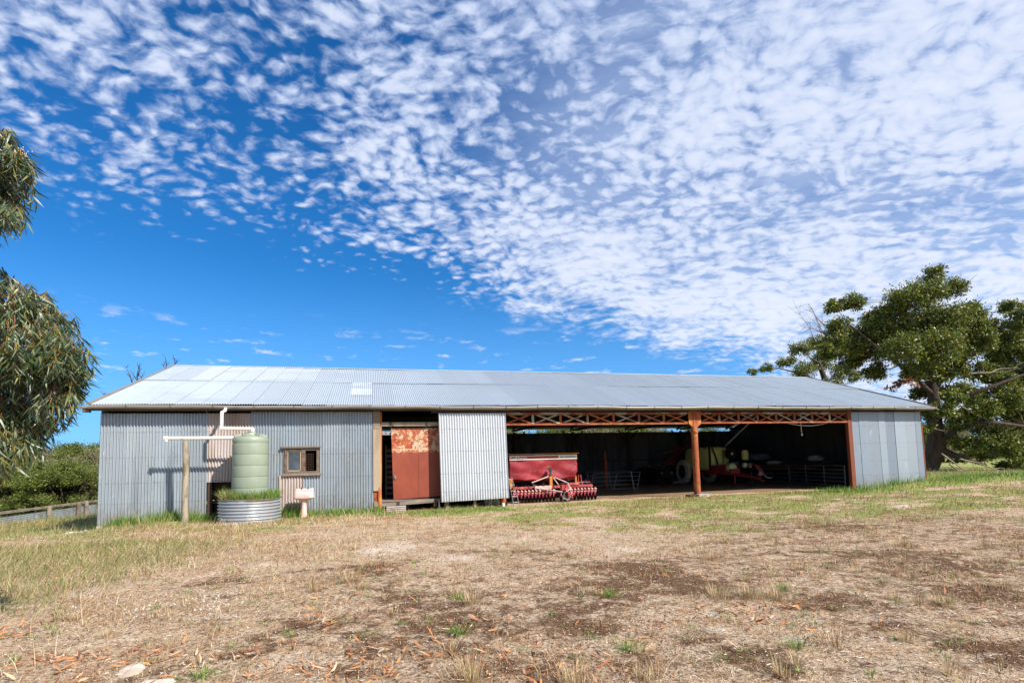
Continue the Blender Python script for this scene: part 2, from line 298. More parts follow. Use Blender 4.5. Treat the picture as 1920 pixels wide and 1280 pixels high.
# ---------------------------------------------------------------- ground
def ground():
    def axis(c, lo, hi, d0, g):
        a = [0.]; d = d0
        while c+a[-1] < hi: a.append(a[-1]+d); d = min(d*g, 120)
        b = [0.]; d = d0
        while c-b[-1] > lo: b.append(b[-1]+d); d = min(d*g, 120)
        return np.array([c-t for t in b[1:][::-1]]+[c+t for t in a])
    xs = axis(9, -1500, 1500, .055, 1.0085); ys = axis(-14.5, -60, 2500, .04, 1.0085)
    X, Y = np.meshgrid(xs, ys); Z = gz(X, Y)
    nx, ny = len(xs), len(ys)
    i = np.arange(nx-1)[None, :]; j = np.arange(ny-1)[:, None]
    Q = np.stack([j*nx+i, j*nx+i+1, (j+1)*nx+i+1, (j+1)*nx+i], -1).reshape(-1, 4)
    V = np.stack([X, Y, Z], -1).reshape(-1, 3)
    m = bpy.data.materials.new('ground'); m.use_nodes = True; n = N(m.node_tree); p = n.n['Principled BSDF']
    tc = n.new('ShaderNodeTexCoord').outputs['Object']; a = n.new('ShaderNodeAttribute', attribute_name='cover'); sp = n.new('ShaderNodeSeparateColor'); n.l.new(a.outputs[0], sp.inputs[0])
    crust, green, dirt = sp.outputs[0], sp.outputs[1], sp.outputs[2]; pale = n.new('ShaderNodeAttribute', attribute_name='pale').outputs[2]
    sand = n.mix(n.ramp(n.noise(3.5, tc, 6), .35, .7), (*lin('#d8bf9f'), 1), (*lin('#bf9a74'), 1))
    sand = n.mix(n.ramp(n.noise(55, tc, 5, .7), .5, .66), sand, (*lin('#dccbbb'), 1))
    sand = n.mix(n.ramp(n.noise(24, n.mp(tc, o1, loc=(3, 1, 0)), 9, .85), .49, .58), sand, (*lin('#73563c'), 1))
    sand = n.mix(n.ramp(n.math('ADD', pale, n.math('MULTIPLY', n.math('SUBTRACT', n.noise(4, tc, 9, .8), .5), 2.4)), .35, .8), sand, (*lin('#ddccba'), 1))
    drk = n.mix(n.ramp(n.noise(70, n.mp(tc, o1, loc=(9, 3, 0)), 5, .7), .46, .62), (*lin('#4a3222'), 1), (*lin('#a58260'), 1))
    f = n.ramp(n.math('ADD', crust, n.math('MULTIPLY', n.math('SUBTRACT', n.noise(4, tc, 10, .78), .5), 2.6)), .42, .82)
    cur = n.mix(f, sand, drk)
    grn = n.mix(n.ramp(n.noise(30, tc, 5), .35, .65), (*lin('#6f8034'), 1), (*lin('#aca668'), 1))
    f = n.ramp(n.math('ADD', green, n.math('MULTIPLY', n.math('SUBTRACT', n.noise(14, n.mp(tc, o1, loc=(1, 8, 0)), 7, .7), .5), 1.4)), .42, .75)
    cur = n.mix(f, cur, grn)
    drt = n.mix(n.noise(12, tc, 7, .7), (*lin('#72573f'), 1), (*lin('#ac8f70'), 1))
    cur = n.mix(dirt, cur, drt)
    n.l.new(cur, p.inputs['Base Color']); p.inputs['Roughness'].default_value = .95; p.inputs['Specular IOR Level'].default_value = .15
    b = n.new('ShaderNodeBump'); b.inputs['Strength'].default_value = 1; b.inputs['Distance'].default_value = .05
    hsum = n.math('ADD', n.noise(16, tc, 7, .7), n.math('MULTIPLY', n.noise(80, tc, 4, .7), .4)); n.l.new(hsum, b.inputs['Height']); n.l.new(b.outputs[0], p.inputs['Normal'])
    o = fast_mesh('ground', V, Q, m, smooth=True)
    x, y = X.ravel(), Y.ravel()
    inside = ss(y, .3, .9)*ss(x, -.05, .05)*(1-ss(x, 33.3, 33.5))*(1-ss(y, 13.8, 14.2))
    col = np.zeros((len(x), 4), np.float32); col[:, 0] = crustf(x, y); col[:, 1] = greenf(x, y)*(1-inside); col[:, 2] = inside*ss(fbm(x, y, 1.2)+ss(y, .3, 3), .5, .9); col[:, 3] = 1
    at = o.data.color_attributes.new('cover', 'FLOAT_COLOR', 'POINT'); at.data.foreach_set('color', col.ravel())
    pl_ = 0*x
    for (px, py, rx, ry) in PALE: pl_ = pl_+.62*np.exp(-(((x-px)/rx)**2+((y-py)/ry)**2))
    at = o.data.attributes.new('pale', 'FLOAT', 'POINT'); at.data.foreach_set('value', np.clip(pl_, 0, 1).astype(np.float32))
    tag(o, kind='structure'); return o
PATCH = []
for _p in ((1250, 1090, 34, 14), (1330, 1100, 30, 10), (1130, 1105, 40, 12), (1085, 1165, 50, 16), (1180, 1060, 40, 8), (1330, 1200, 34, 12), (1390, 1230, 44, 14), (1460, 1262, 50, 14), (1700, 1180, 50, 10), (1790, 1205, 60, 10), (1880, 1228, 60, 12), (1560, 1130, 50, 9),
           (860, 1180, 44, 16), (800, 1120, 50, 12), (700, 1065, 46, 7), (720, 1215, 60, 20), (960, 1250, 50, 16), (560, 1170, 46, 12), (640, 1250, 40, 14), (470, 1215, 50, 12), (430, 1085, 40, 7), (1010, 1035, 60, 6), (1640, 1035, 70, 6), (1780, 1060, 80, 7), (1560, 985, 60, 5), (1840, 1110, 60, 8), (1200, 1240, 30, 10), (1620, 1250, 40, 8), (820, 1010, 34, 4), (250, 1265, 60, 12)):
    _d = ray(_p[0], _p[1]); _t = -CAM[2]/_d[2]; _g = CAM+_d*_t; PATCH.append((_g[0], _g[1], _p[2]*_t/F_PX, _p[3]*_t*_t/F_PX/CAM[2]))
def crustf(x, y):
    c = .6*fbm(x, y*1.6, .42, 4)+.4*fbm(x+5, y*2, 1.5, 4)
    c = c+.10*ss(-y, 6, 11)-.22*np.exp(-((x-8.6)/3.0)**2-((y+6.0)/2.0)**2)-.1*ss(y, -7, -2)
    c = c+.12*ss(x, 11, 16)*ss(-y, 8, 13)-.12*(1-ss(x, 4, 7))
    c = np.clip((c-.34)*1.6, 0, .55)
    for (px, py, rx, ry) in PATCH: c = c+.34*np.exp(-(((x-px)/rx/1.7)**2+((y-py)/ry/1.9)**2))
    return np.clip(c, 0, 1)
def greenf(x, y):
    n_ = fbm(x+31, y*1.5, .6, 4)
    g = 0*x
    g = g+.75*np.exp(-((y+.9)/.9)**2)*ss(x, .3, 1.6)*(1-ss(x, 12, 13))
    g = g+.5*np.exp(-((y+1.6)/.9)**2)*ss(x, 8.2, 9)*(1-ss(x, 12, 13.5))
    g = g+.7*np.exp(-((y+3.4)/3.0)**2)*ss(x, 9.5, 13)+.62*np.exp(-((y+6.4)/2.8)**2)*ss(x, 11, 16)+.25*np.exp(-((y+3)/2.5)**2)*(1-ss(x, 9, 14))
    g = g+.8*ss(x, 23.5, 27)*np.exp(-((y+.6-.04*(x-28))/1.9)**2)+.7*ss(x, 34, 37)*ss(y, -5, -1)
    g = g+.28*(1-ss(x, 3, 8.5))*ss(y, -14, -8)+.15+.12*ss(x, 9, 14)*ss(y, -11, -6)+.22*ss(fbm(x, y, .35), .45, .7)
    g = g+.5*ss(y, 14.5, 17)+.4*(1-ss(x, -3, -.5))*ss(y, -4, 0)
    n2 = ss(.55*n_+.45*fbm(x+77, y*1.8, 1.9, 4), .36, .60); n2 = np.maximum(n2, ss(y, -2.4, -1.2)*.75)
    return np.clip(g*(.12+1.15*n2)-.05, 0, 1)
PALE = []
for _p in ((760, 1020, 90, 12), (860, 1042, 90, 10), (700, 1035, 60, 10), (960, 1005, 60, 10), (1330, 1150, 40, 12), (1560, 1105, 70, 12), (1640, 1160, 60, 12), (1480, 1200, 60, 14), (1350, 1180, 50, 10), (540, 1220, 50, 12), (300, 1265, 60, 16), (1740, 1150, 30, 8), (60, 992, 60, 6), (1450, 955, 60, 5), (1600, 935, 90, 5), (1700, 950, 90, 6), (1160, 1030, 70, 8), (500, 1060, 60, 6)):
    _d = ray(_p[0], _p[1]); _t = -CAM[2]/_d[2]; _g = CAM+_d*_t; PALE.append((_g[0], _g[1], _p[2]*_t/F_PX, _p[3]*_t*_t/F_PX/CAM[2]))
ground()

# ---------------------------------------------------------------- grasses and litter (nobody could count them)
def scatter(n, x0, x1, y0, y1, dens):
    x = RNG.uniform(x0, x1, n); y = RNG.uniform(y0, y1, n); k = RNG.random(n) < dens(x, y); return x[k], y[k]
def frustum(n, d0, d1, pw=.5):
    """points over the ground in the part of the field the camera looks across"""
    t = RNG.random(n)**pw; d = d0+(d1-d0)*t; a = RNG.uniform(-1.02, 1.02, n)
    x = CAM[0]+d*(FWD[0]+a*RT[0]*1.0); y = CAM[1]+d*(FWD[1]+a*RT[1]*1.0); return x, y, d
def blades(x, y, h, w, lean=.35, z=None, wind=(.15, 0)):
    n = len(x); z = gz(x, y) if z is None else z
    P = np.stack([x, y, z-.01], -1); a = RNG.uniform(0, 2*np.pi, n); l = RNG.random(n)*lean
    wv = 1.6*(fbm(x+3, y+8, .8, 2)-.5)*2+.6*RNG.normal(size=n)+.6; wu = 2.0*(fbm(x+33, y-8, .8, 2)-.5)
    D = unit(np.stack([np.cos(a)*l+wind[0]*.6*wv, np.sin(a)*l+wu*.2, np.ones(n)], -1)); S = unit(np.stack([-np.sin(a)+.3*RNG.normal(size=n), np.cos(a), 0*a], -1))
    B = np.stack([np.cos(a)*l+wind[0]*wv, np.sin(a)*l+wind[1]*wv, -.25*l], -1)*h[:, None]*.9
    return strips(P, D, h, w, S, B, (1, .8, .12))
def outside(x, y): return ~((x > -.05) & (x < 33.4) & (y > .02) & (y < 13.9))
def tufts(cx, cy, per, spread, h, w, lean=.7):
    n = len(cx)*per; i = np.repeat(np.arange(len(cx)), per); r = np.abs(RNG.normal(size=n))*spread[i]; a = RNG.uniform(0, 2*np.pi, n)
    x = cx[i]+r*np.cos(a); y = cy[i]+r*np.sin(a); hh = h[i]*RNG.uniform(.4, 1.1, n); P = np.stack([x, y, gz(x, y)-.01], -1)
    l = lean*RNG.random(n); D = unit(np.stack([np.cos(a)*l, np.sin(a)*l, np.ones(n)], -1)); S = unit(np.stack([-np.sin(a), np.cos(a), .3*RNG.normal(size=n)], -1))
    B = np.stack([np.cos(a)*l, np.sin(a)*l, -.5*l], -1)*hh[:, None]*.8
    return strips(P, D, hh, np.full(n, w)*RNG.uniform(.7, 1.3, n), S, B, (1, .85, .1))
def grasses():
    # short dry stubble all over the yard
    x, y, d = frustum(190000, 3.0, 24, .8); k = outside(x, y) & (RNG.random(len(x)) < np.clip(1.1-crustf(x, y)+.9*(1-ss(x, 3, 8)), .12, 1)*ss(fbm(x, y, 1.6), .42, .56)); x, y, d = x[k], y[k], d[k]
    h = RNG.uniform(.015, .06, len(x))*(1+.8*(1-ss(x, 3, 8))); a = blades(x, y, h, .0028+.0006*d, 1.3)
    # long dry grass on the left
    x, y, d = frustum(60000, 3.6, 22, .7); k = outside(x, y) & (np.hypot((x-.1)/1.5, (y+2.2)/2.3) > 1) & (RNG.random(len(x)) < (1-ss(x-.25*(y+14), 4.0, 8.5))*ss(fbm(x+9, y, .8), .3, .6)); x, y, d = x[k], y[k], d[k]
    b = blades(x, y, RNG.uniform(.06, .24, len(x))*(1+1.0*(RNG.random(len(x)) < .12)), .0026+.0005*d, 1.0, wind=(.35, .1))
    cx, cy, d = frustum(900, 3.2, 22, .7); k = outside(cx, cy) & (fbm(cx, cy, .5) > .47); cx, cy = cx[k], cy[k]
    c = tufts(cx, cy, 70, RNG.uniform(.03, .12, len(cx)), RNG.uniform(.08, .22, len(cx)), .004, .8)
    spots = [(12.35, -14.1), (12.0, -14.0), (12.6, -14.25), (8.9, -15.4), (9.6, -15.7), (13.4, -11.9), (14.6, -10.6), (16, -9.5), (17.2, -12), (9.3, -13.2)]
    sx = np.array([p[0] for p in spots]); sy = np.array([p[1] for p in spots]); e = tufts(sx, sy, 240, np.full(len(sx), .13), np.full(len(sx), .2), .004, .6)
    V, Q = join([a, b, c, e]); tag(fast_mesh('dry_grass', V, Q, M['dry_grass']), 'straw coloured dry grass and stubble growing over the sandy yard', 'grass', kind='stuff')
    # reddish brown dead grass in clumps
    x, y, d = frustum(150000, 3.2, 24, .75); cl_ = ss(fbm(x+17, y*1.3+40, 1.1, 4), .5, .6); k = outside(x, y) & (RNG.random(len(x)) < cl_*.9); x, y, d, cl_ = x[k], y[k], d[k], cl_[k]
    V, Q = blades(x, y, RNG.uniform(.02, .10, len(x))*(.4+.6*cl_), .0028+.0006*d, 1.1); tag(fast_mesh('brown_grass', V, Q, M['brown_grass']), 'reddish brown dead grass in low clumps across the yard', 'grass', kind='stuff')
    # olive mix
    x, y, d = frustum(130000, 3.6, 34, .62); k = outside(x, y) & (np.hypot((x-.1)/1.5, (y+2.2)/2.3) > 1) & (RNG.random(len(x)) < .75*greenf(x, y)**1.1+.05*(1-ss(x, 2, 6))); x, y, d = x[k], y[k], d[k]
    a = blades(x, y, RNG.uniform(.02, .09, len(x))+.08*ss(greenf(x, y), .4, .8)*RNG.random(len(x)), .003+.00065*d, 1.0)
    x, y = scatter(9000, -3, 3, -3.5, 0, lambda x, y: (1-ss(x, .5, 2.8))*.7); k = outside(x, y) & (np.hypot((x+.1)/1.25, (y+1.6)/1.7) > 1); c = blades(x[k], y[k], RNG.uniform(.08, .35, k.sum()), np.full(k.sum(), .008), .6)
    x, y = scatter(16000, -12, -.2, 0, 16, lambda x, y: .6*ss(fbm(x, y, .5), .3, .6)); e = blades(x, y, RNG.uniform(.12, .42, len(x)), np.full(len(x), .013), .5)
    x, y = scatter(9000, 32.5, 52, -4, 8, lambda x, y: .6*ss(fbm(x, y, .5), .3, .6)); k = outside(x, y); f = blades(x[k], y[k], RNG.uniform(.08, .32, k.sum()), np.full(k.sum(), .018), .7)
    x, y, d = frustum(30000, 4.0, 12, .8); k = (RNG.random(len(x)) < (1-ss(x-.25*(y+14), 2.6, 4.4))); x, y, d = x[k], y[k], d[k]; h_ = blades(x, y, RNG.uniform(.1, .32, len(x)), .004+.0005*d, .8, wind=(.3, .1))
    V, Q = join([a, c, e, f, h_]); tag(fast_mesh('olive_grass', V, Q, M['olive_grass']), 'patchy olive and yellowing grass spreading through the yard and round the shed ends', 'grass', kind='stuff')
    # fresh green grass at the wall foot, by the platform and on the right bank
    L = []
    x, y = scatter(15000, .4, 8.6, -1.3, -.05, lambda x, y: np.exp(-((y+.35)/.45)**2)*(.25+ss(fbm(x, y, 1.5), .35, .65))); k = (np.hypot(x-4.5, y+.95) > .9); L.append(blades(x[k], y[k], RNG.uniform(.08, .30, k.sum())*(1+.6*np.exp(-((x[k]-1.9)/1.1)**2)+.7*np.exp(-((x[k]-5.6)/.5)**2)), np.full(k.sum(), .012), .55))
    x, y = scatter(9000, 8.2, 12.8, -2.4, 0, lambda x, y: np.exp(-((y+1.1+.05*(x-8))/.65)**2)); L.append(blades(x, y, RNG.uniform(.03, .1, len(x)), np.full(len(x), .012), .7))
    x, y = scatter(60000, 23, 52, -4.5, 6, lambda x, y: np.exp(-((y+.7-.03*(x-28)**1)/1.15)**2)*ss(x, 24, 28)*(.2+1.1*ss(fbm(x, y, .8), .35, .6))); k = outside(x, y); x, y = x[k], y[k]
    L.append(blades(x, y, RNG.uniform(.08, .26, len(x))+.3*RNG.random(len(x))*np.exp(-((x-31.0)/2.4)**2), np.full(len(x), .019), .7))
    x, y, d = frustum(46000, 8, 26, .8); k = outside(x, y) & (RNG.random(len(x)) < ss(greenf(x, y), .16, .5)*ss(x, 9, 13)*ss(fbm(x, y, 1.1), .38, .58)); x, y, d = x[k], y[k], d[k]; L.append(blades(x, y, RNG.uniform(.02, .07, len(x)), .003+.0008*d, 1.1))
    cx, cy, d = frustum(900, 3.3, 19, .75); k = outside(cx, cy) & (fbm(cx+70, cy, .6) > .43); cx, cy = cx[k], cy[k]
    L.append(tufts(cx, cy, 34, RNG.uniform(.02, .07, len(cx)), RNG.uniform(.03, .09, len(cx)), .005, 1.3))
    spots = [(7.35, -15.3), (8.0, -15.6), (6.9, -14.6), (12.85, -14.05), (9.0, -14.2), (11.6, -15.6), (10.3, -15.1), (10.9, -13.5), (9.2, -12.9)]
    sx = np.array([p[0] for p in spots]); sy = np.array([p[1] for p in spots]); L.append(tufts(sx, sy, 110, np.full(len(sx), .07), np.full(len(sx), .12), .005, 1.0))
    V, Q = join(L); tag(fast_mesh('green_grass', V, Q, M['green_grass']), 'fresh green grass along the shed foot, on the right bank and in small tufts', 'grass', kind='stuff')
    # gum leaf litter
    x, y, d = frustum(26000, 3.0, 15, .8)
    dn = ss(fbm(x, y, 1.3), .46, .62)*(.2+1.2*(1-ss(x, 6.8, 10)))*ss(-y, 11.5, 14.2)+.9*np.exp(-((x-12.1)/.6)**2-((y+14.6)/.45)**2)+.8*np.exp(-((x-9.4)/.7)**2-((y+15.4)/.4)**2)+.4*np.exp(-((x-9)/.6)**2-((y+14.5)/.4)**2)+.03
    k = outside(x, y) & (RNG.random(len(x)) < dn*.9); x, y = x[k], y[k]; n = len(x); a = RNG.uniform(0, 2*np.pi, n)
    P = np.stack([x, y, gz(x, y)+RNG.uniform(.003, .03, n)], -1); D = unit(np.stack([np.cos(a), np.sin(a), .25*RNG.normal(size=n)], -1)); S = unit(np.cross(D, unit(np.stack([.5*RNG.normal(size=n), .5*RNG.normal(size=n), np.ones(n)], -1))))
    L_ = RNG.uniform(.05, .13, n); B = np.stack([-np.sin(a), np.cos(a), .5+.3*RNG.normal(size=n)], -1)*L_[:, None]*.28
    V, Q = strips(P, D, L_, RNG.uniform(.009, .02, n), S, B, (.2, .9, 1, .7, .08)); tag(fast_mesh('leaf_litter', V, Q, M['litter']), 'fallen orange brown gum leaves lying over the bare ground', 'leaf litter', kind='stuff')
    # chaff, twigs and small stones
    x, y, d = frustum(95000, 2.9, 15, .85); k = outside(x, y); x, y, d = x[k], y[k], d[k]; n = len(x); a = RNG.uniform(0, 2*np.pi, n)
    P = np.stack([x, y, gz(x, y)+RNG.uniform(0, .012, n)], -1); D = unit(np.stack([np.cos(a), np.sin(a), .15*RNG.normal(size=n)], -1)); S = unit(np.cross(D, unit(np.stack([.4*RNG.normal(size=n), .4*RNG.normal(size=n), np.ones(n)], -1))))
    L_ = RNG.uniform(.01, .05, n); V, Q = strips(P, D, L_, RNG.uniform(.002, .008, n), S, 0*P, (.6, 1, .5)); tag(fast_mesh('ground_chaff', V, Q, M['chaff']), 'pale and dark chaff, twigs and bark crumbs strewn over the sandy yard', 'debris', kind='stuff')
grasses()
def flowers():
    c = []
    for px, py, n, rx, ry in ((390, 1150, 150, 60, 26), (270, 1165, 50, 30, 16), (150, 1140, 30, 60, 30), (600, 960, 60, 60, 20), (330, 970, 60, 80, 14)):
        for k in range(n):
            d = ray(px+random.gauss(0, rx*.6), py+random.gauss(0, ry*.6)); t = -CAM[2]/d[2]
            if d[2] < 0: c.append((CAM+d*t)[:2])
    c = np.array(c); n = len(c); h = RNG.uniform(.05, .22, n); P = np.stack([c[:, 0], c[:, 1], gz(c[:, 0], c[:, 1])+h], -1)
    a = RNG.uniform(0, 6.28, n); D = np.stack([np.cos(a), np.sin(a), .4*RNG.normal(size=n)], -1); D = unit(D); S = unit(np.cross(D, unit(RNG.normal(size=(n, 3))*.5+np.array([0, 0, 1.]))))
    L_ = RNG.uniform(.010, .020, n); V, Q = strips(P, D, L_, L_*.9, S, 0*P, (.5, 1, .5)); tag(fast_mesh('white_flowers', V, Q, M['petal']), 'tiny white papery flowers dotted through the dry grass on the left', 'wildflowers', kind='stuff')
M['petal'] = mat('petal', '#d8d0cc', .8, transl=.3)
flowers()

# ---------------------------------------------------------------- farm shed
LX, DY, HE, HR, HALF = 33.27, 13.76, 3.45, 6.22, 6.88
shed = empty('farm_shed', (0, 0, 0), label='long low corrugated iron farm shed with an open bay and a wide silvery gable roof', cat='shed')
def corr(x0, x1, z0, z1, y=0., pitch=.076, amp=.009, sheetw=.76, col=(1, 1, 1), var=.10, rag=0., axis='x', per=8, lap=.004):
    """vertical corrugated sheets side by side as real waves; returns builder and per-vertex tint"""
    b = MB(); T = []; x = x0
    while x < x1-1e-4:
        xe = min(x+sheetw, x1); n = max(4, int(round((xe-x)/pitch*per))); t = 1+random.uniform(-var, var); wt = random.uniform(-.02, .02)
        dz = random.uniform(-rag, rag); oy = random.uniform(0, lap); bx = len(b.v)
        for j in range(2):
            zz = z0+dz if j == 0 else z1
            for i in range(n+1):
                u = x+(xe-x)*i/n; w = amp*math.cos(2*math.pi*u/pitch)
                b.v.append((u, y-oy+w, zz) if axis == 'x' else (y-oy+w, u, zz)); T.append((t*col[0]*(1+wt), t*col[1], t*col[2]*(1-wt)))
        for i in range(n): b.f.append((bx+i, bx+i+1, bx+n+2+i, bx+n+1+i))
        x = xe
    return b, T
def cwall(name, parent, m, *a, label=None, **k):
    b, T = corr(*a, **k); o = b.build(name, m, parent, smooth=True, tint=T)
    if label: o['label'] = label
    return o
BL = (.96, 1.0, 1.03)
cwall('wall_cladding', shed, M['galv'], 0, 3.04, -.02, HE, rag=.01, pitch=.09, amp=.029, col=BL)
# rusted bay behind the tank, with the hole at its foot
b, T = corr(3.01, 4.34, 1.2, HE, y=.0, pitch=.09, amp=.029, var=.06); b2, T2 = corr(3.9, 4.34, 0, 1.2, pitch=.09, amp=.029)
bb = MB(); bb.add(b.v, b.f); bb.add(b2.v, b2.f); o = bb.build('rusted_cladding', M['galv_rust'], shed, smooth=True, tint=T+T2); o['label'] = 'rust streaked corrugated sheets behind the tank with a hole at the foot'
# window bay
WX0, WX1, WZ0, WZ1 = 5.42, 6.47, 1.42, 2.24
bb = MB(); TT = []
for a in ((4.32, 8.29, WZ1, 3.5), (4.32, WX0, 0, WZ1), (WX1, 8.29, -.06, WZ1), (WX0, WX1, 0, WZ0)):
    random.seed(int(a[0]*10)+int(a[2]*3)); b, T = corr(*a, pitch=.09, amp=.029, col=BL, var=.07); bb.add(b.v, b.f); TT += T
o = bb.build('wall_cladding', M['galv'], shed, smooth=True, tint=TT); random.seed(11)
o = cwall('patch_sheet', shed, M['galv_rust'], 5.24, 5.98, .15, 1.34, y=-.035, pitch=.09, amp=.029, col=(1.04, 1.03, 1.04), label='pinkish rusted sheet patched under the window')
MB().box(5.22, 5.27, -.06, -.03, .1, 1.36).build('batten', M['pale_wood'], shed)
# right end
bb = MB(); TT = []; x = 29.2
for k, (w, kind) in enumerate([(.45, 1), (.5, 1), (.62, 1), (.38, 0), (.55, 1), (.62, 0), (.62, 0), (.43, 1)]):
    xe = min(x+w, 33.33); t = random.uniform(.86, 1.1)
    b, T = corr(x, xe, .0, 3.48, y=-.012*(k % 2), pitch=.05, amp=.006 if kind else .0012, sheetw=3, col=(.94*t, .99*t, 1.07*t), var=.0, per=8); bb.add(b.v, b.f); TT += T; x = xe
bb.build('wall_cladding', M['galv_flat'], shed, smooth=True, tint=TT)
# gable ends and back
def gable(xc, nm, extra):
    b = MB(); T = []; n = int(DY/.09*6); per = 0
    for i in range(n+1):
        y = DY*i/n; w = .014*math.cos(2*math.pi*y/.09); top = HE+.1+(HR-HE-.2)*(1-abs(y-HALF)/HALF); b.v += [(xc+w, y, 0), (xc+w, y, top)]; t = 1+.08*math.sin(int(y/.76)*2.3); T += [(t, t, t)]*2
    for i in range(n): b.f.append((2*i, 2*i+2, 2*i+3, 2*i+1))
    return b.build(nm, M['galv'], shed, smooth=True, tint=T)
gable(.02, 'end_wall', 0); gable(33.29, 'end_wall', 1)
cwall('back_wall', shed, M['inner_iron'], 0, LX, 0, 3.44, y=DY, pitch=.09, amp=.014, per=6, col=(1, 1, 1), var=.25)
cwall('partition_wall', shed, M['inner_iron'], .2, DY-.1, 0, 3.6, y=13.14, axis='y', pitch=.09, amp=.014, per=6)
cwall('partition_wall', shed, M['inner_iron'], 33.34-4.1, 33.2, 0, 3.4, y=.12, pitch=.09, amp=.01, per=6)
# roof
SL = (HR-3.69)/(HALF+.42)
def roof_side(front=True):
    b = MB(); T = []; pitch = .076; y0 = -.42 if front else DY+.42
    xa, xb = -.12, LX+.36; k = 0; x = xa
    while x < xb-1e-3:
        xe = min(x+.76, xb); n = int(round((xe-x)/pitch*8)); k += 1
        for r, (ya, yb, dz) in enumerate(((-.42, 3.55, 0.), (3.40, HALF, .012))):
            t = random.uniform(.94, 1.04); cc = [t*.97, t, t*1.03]
            if front:
                if x > 13: cc = [c*.93 for c in cc]
                if r == 1 and (1.2 < x < 2.6 or 2.9 < x < 5.2): cc = [1.14, 1.13, 1.1]
                if r == 0 and x < 3.5: cc = [c*1.12 for c in cc]
            segs = [(ya, yb, cc)]
            if front and r == 0 and 7.0 < x < 7.9: segs = [(ya, 1.1, cc), (1.1, yb, [1.5, 1.47, 1.38])]
            for (sa, sb, c2) in segs:
                bx = len(b.v); oz = random.uniform(.0, .008)
                for j in (0, 1):
                    yy = sa if j == 0 else sb; zz = 3.69+SL*(yy+.42)+.012*math.sin(x*.55+r)+dz+(.012 if c2[0] > 1.4 else 0)+oz; Y = yy if front else DY-yy
                    for i in range(n+1):
                        u = x+(xe+.012-x)*i/n; b.v.append((u, Y, zz+.012*math.cos(2*math.pi*u/pitch)+.012*(i/n))); T.append(c2)
                for i in range(n):
                    q = (bx+i, bx+i+1, bx+n+2+i, bx+n+1+i); b.f.append(q if front else q[::-1])
        x = xe
    return b.build('roof_sheeting', M['roof'], shed, smooth=True, tint=T)
roof_side(True); o = roof_side(False)
b = MB(); 
b.add([(-.14, HALF-.16, HR-.02), (LX+.38, HALF-.16, HR-.02), (LX+.38, HALF, HR+.045), (-.14, HALF, HR+.045), (LX+.38, HALF+.16, HR-.02), (-.14, HALF+.16, HR-.02)], [(0, 1, 2, 3), (3, 2, 4, 5)])
b.build('ridge_cap', M['roof'], shed, tint=[1.05]*3)
for xx in (-.15, LX+.37):
    b = MB(); b.beam((xx, -.44, 3.71), (xx, HALF, HR+.03), .09, .05); b.beam((xx, DY+.44, 3.71), (xx, HALF, HR+.03), .09, .05); b.beam((xx+(.03 if xx < 0 else -.03), -.4, 3.62), (xx+(.03 if xx < 0 else -.03), HALF, HR-.06), .03, .13)
    b.build('barge_board', M['gutter'] if xx < 0 else M['fascia'], shed)
# gutter along the front with joints
b = MB(); prof = [(-.40, 3.665), (-.405, 3.60), (-.43, 3.555), (-.48, 3.545), (-.525, 3.57), (-.545, 3.62), (-.548, 3.655), (-.535, 3.66), (-.53, 3.62), (-.51, 3.58)]
def gut(u, v):
    i = min(int(round(v*(len(prof)-1))), len(prof)-1); x = -.12+(LX+.5)*u; s = .012*math.sin(x*.9)+.006*math.sin(x*2.7); return (x, prof[i][0], prof[i][1]+s)
b.sheet(gut, 120, len(prof)-1); g = b.build('gutter', M['gutter'], shed, smooth=True)
for k in range(28):
    x = .9+k*1.21; s_ = .012*math.sin(x*.9)+.006*math.sin(x*2.7); j = MB()
    for i in range(len(prof)-4): a, c = prof[i], prof[i+1]; j.box(x-.012, x+.012, min(a[0], c[0])-.006, max(a[0], c[0])-.002, min(a[1], c[1])+s_-.006, max(a[1], c[1])+s_+.004)
    j.build('gutter_joint', M['fascia'], g)
MB().box(-.1, LX+.3, -.395, -.36, 3.50, 3.665).build('fascia_board', M['fascia'], shed)
b = MB(); b.tube([(-1.75, -.36, 3.60), (-.9, -.38, 3.615), (.1, -.44, 3.60)], [.045, .045, .045], 8); o = b.build('gutter_extension', M['grey_wood'], shed, smooth=True)
MB().box(-.3, -.12, -.42, -.28, 3.45, 3.56).build('bracket', M['fascia'], shed)
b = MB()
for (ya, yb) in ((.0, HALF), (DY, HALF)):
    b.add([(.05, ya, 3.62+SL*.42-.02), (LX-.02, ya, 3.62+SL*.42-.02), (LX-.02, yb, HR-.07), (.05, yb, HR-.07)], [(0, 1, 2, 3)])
b.build('roof_shade_sheet', M['inner_iron'], shed, tint=[.4]*3)  # added dark sheets under both slopes, roof-space shade put into their colour
b = MB(); b.box(33.17, 33.2, .15, DY-.1, 0, 3.55); b.add([(33.19, .15, 3.55), (33.19, DY-.1, 3.55), (33.19, HALF, HR-.2)], [(0, 1, 2)]); b.build('wall_shade_sheet', M['inner_iron'], shed, tint=[.8]*3)  # dark sheet added inside the right end wall, its colour standing in for shade
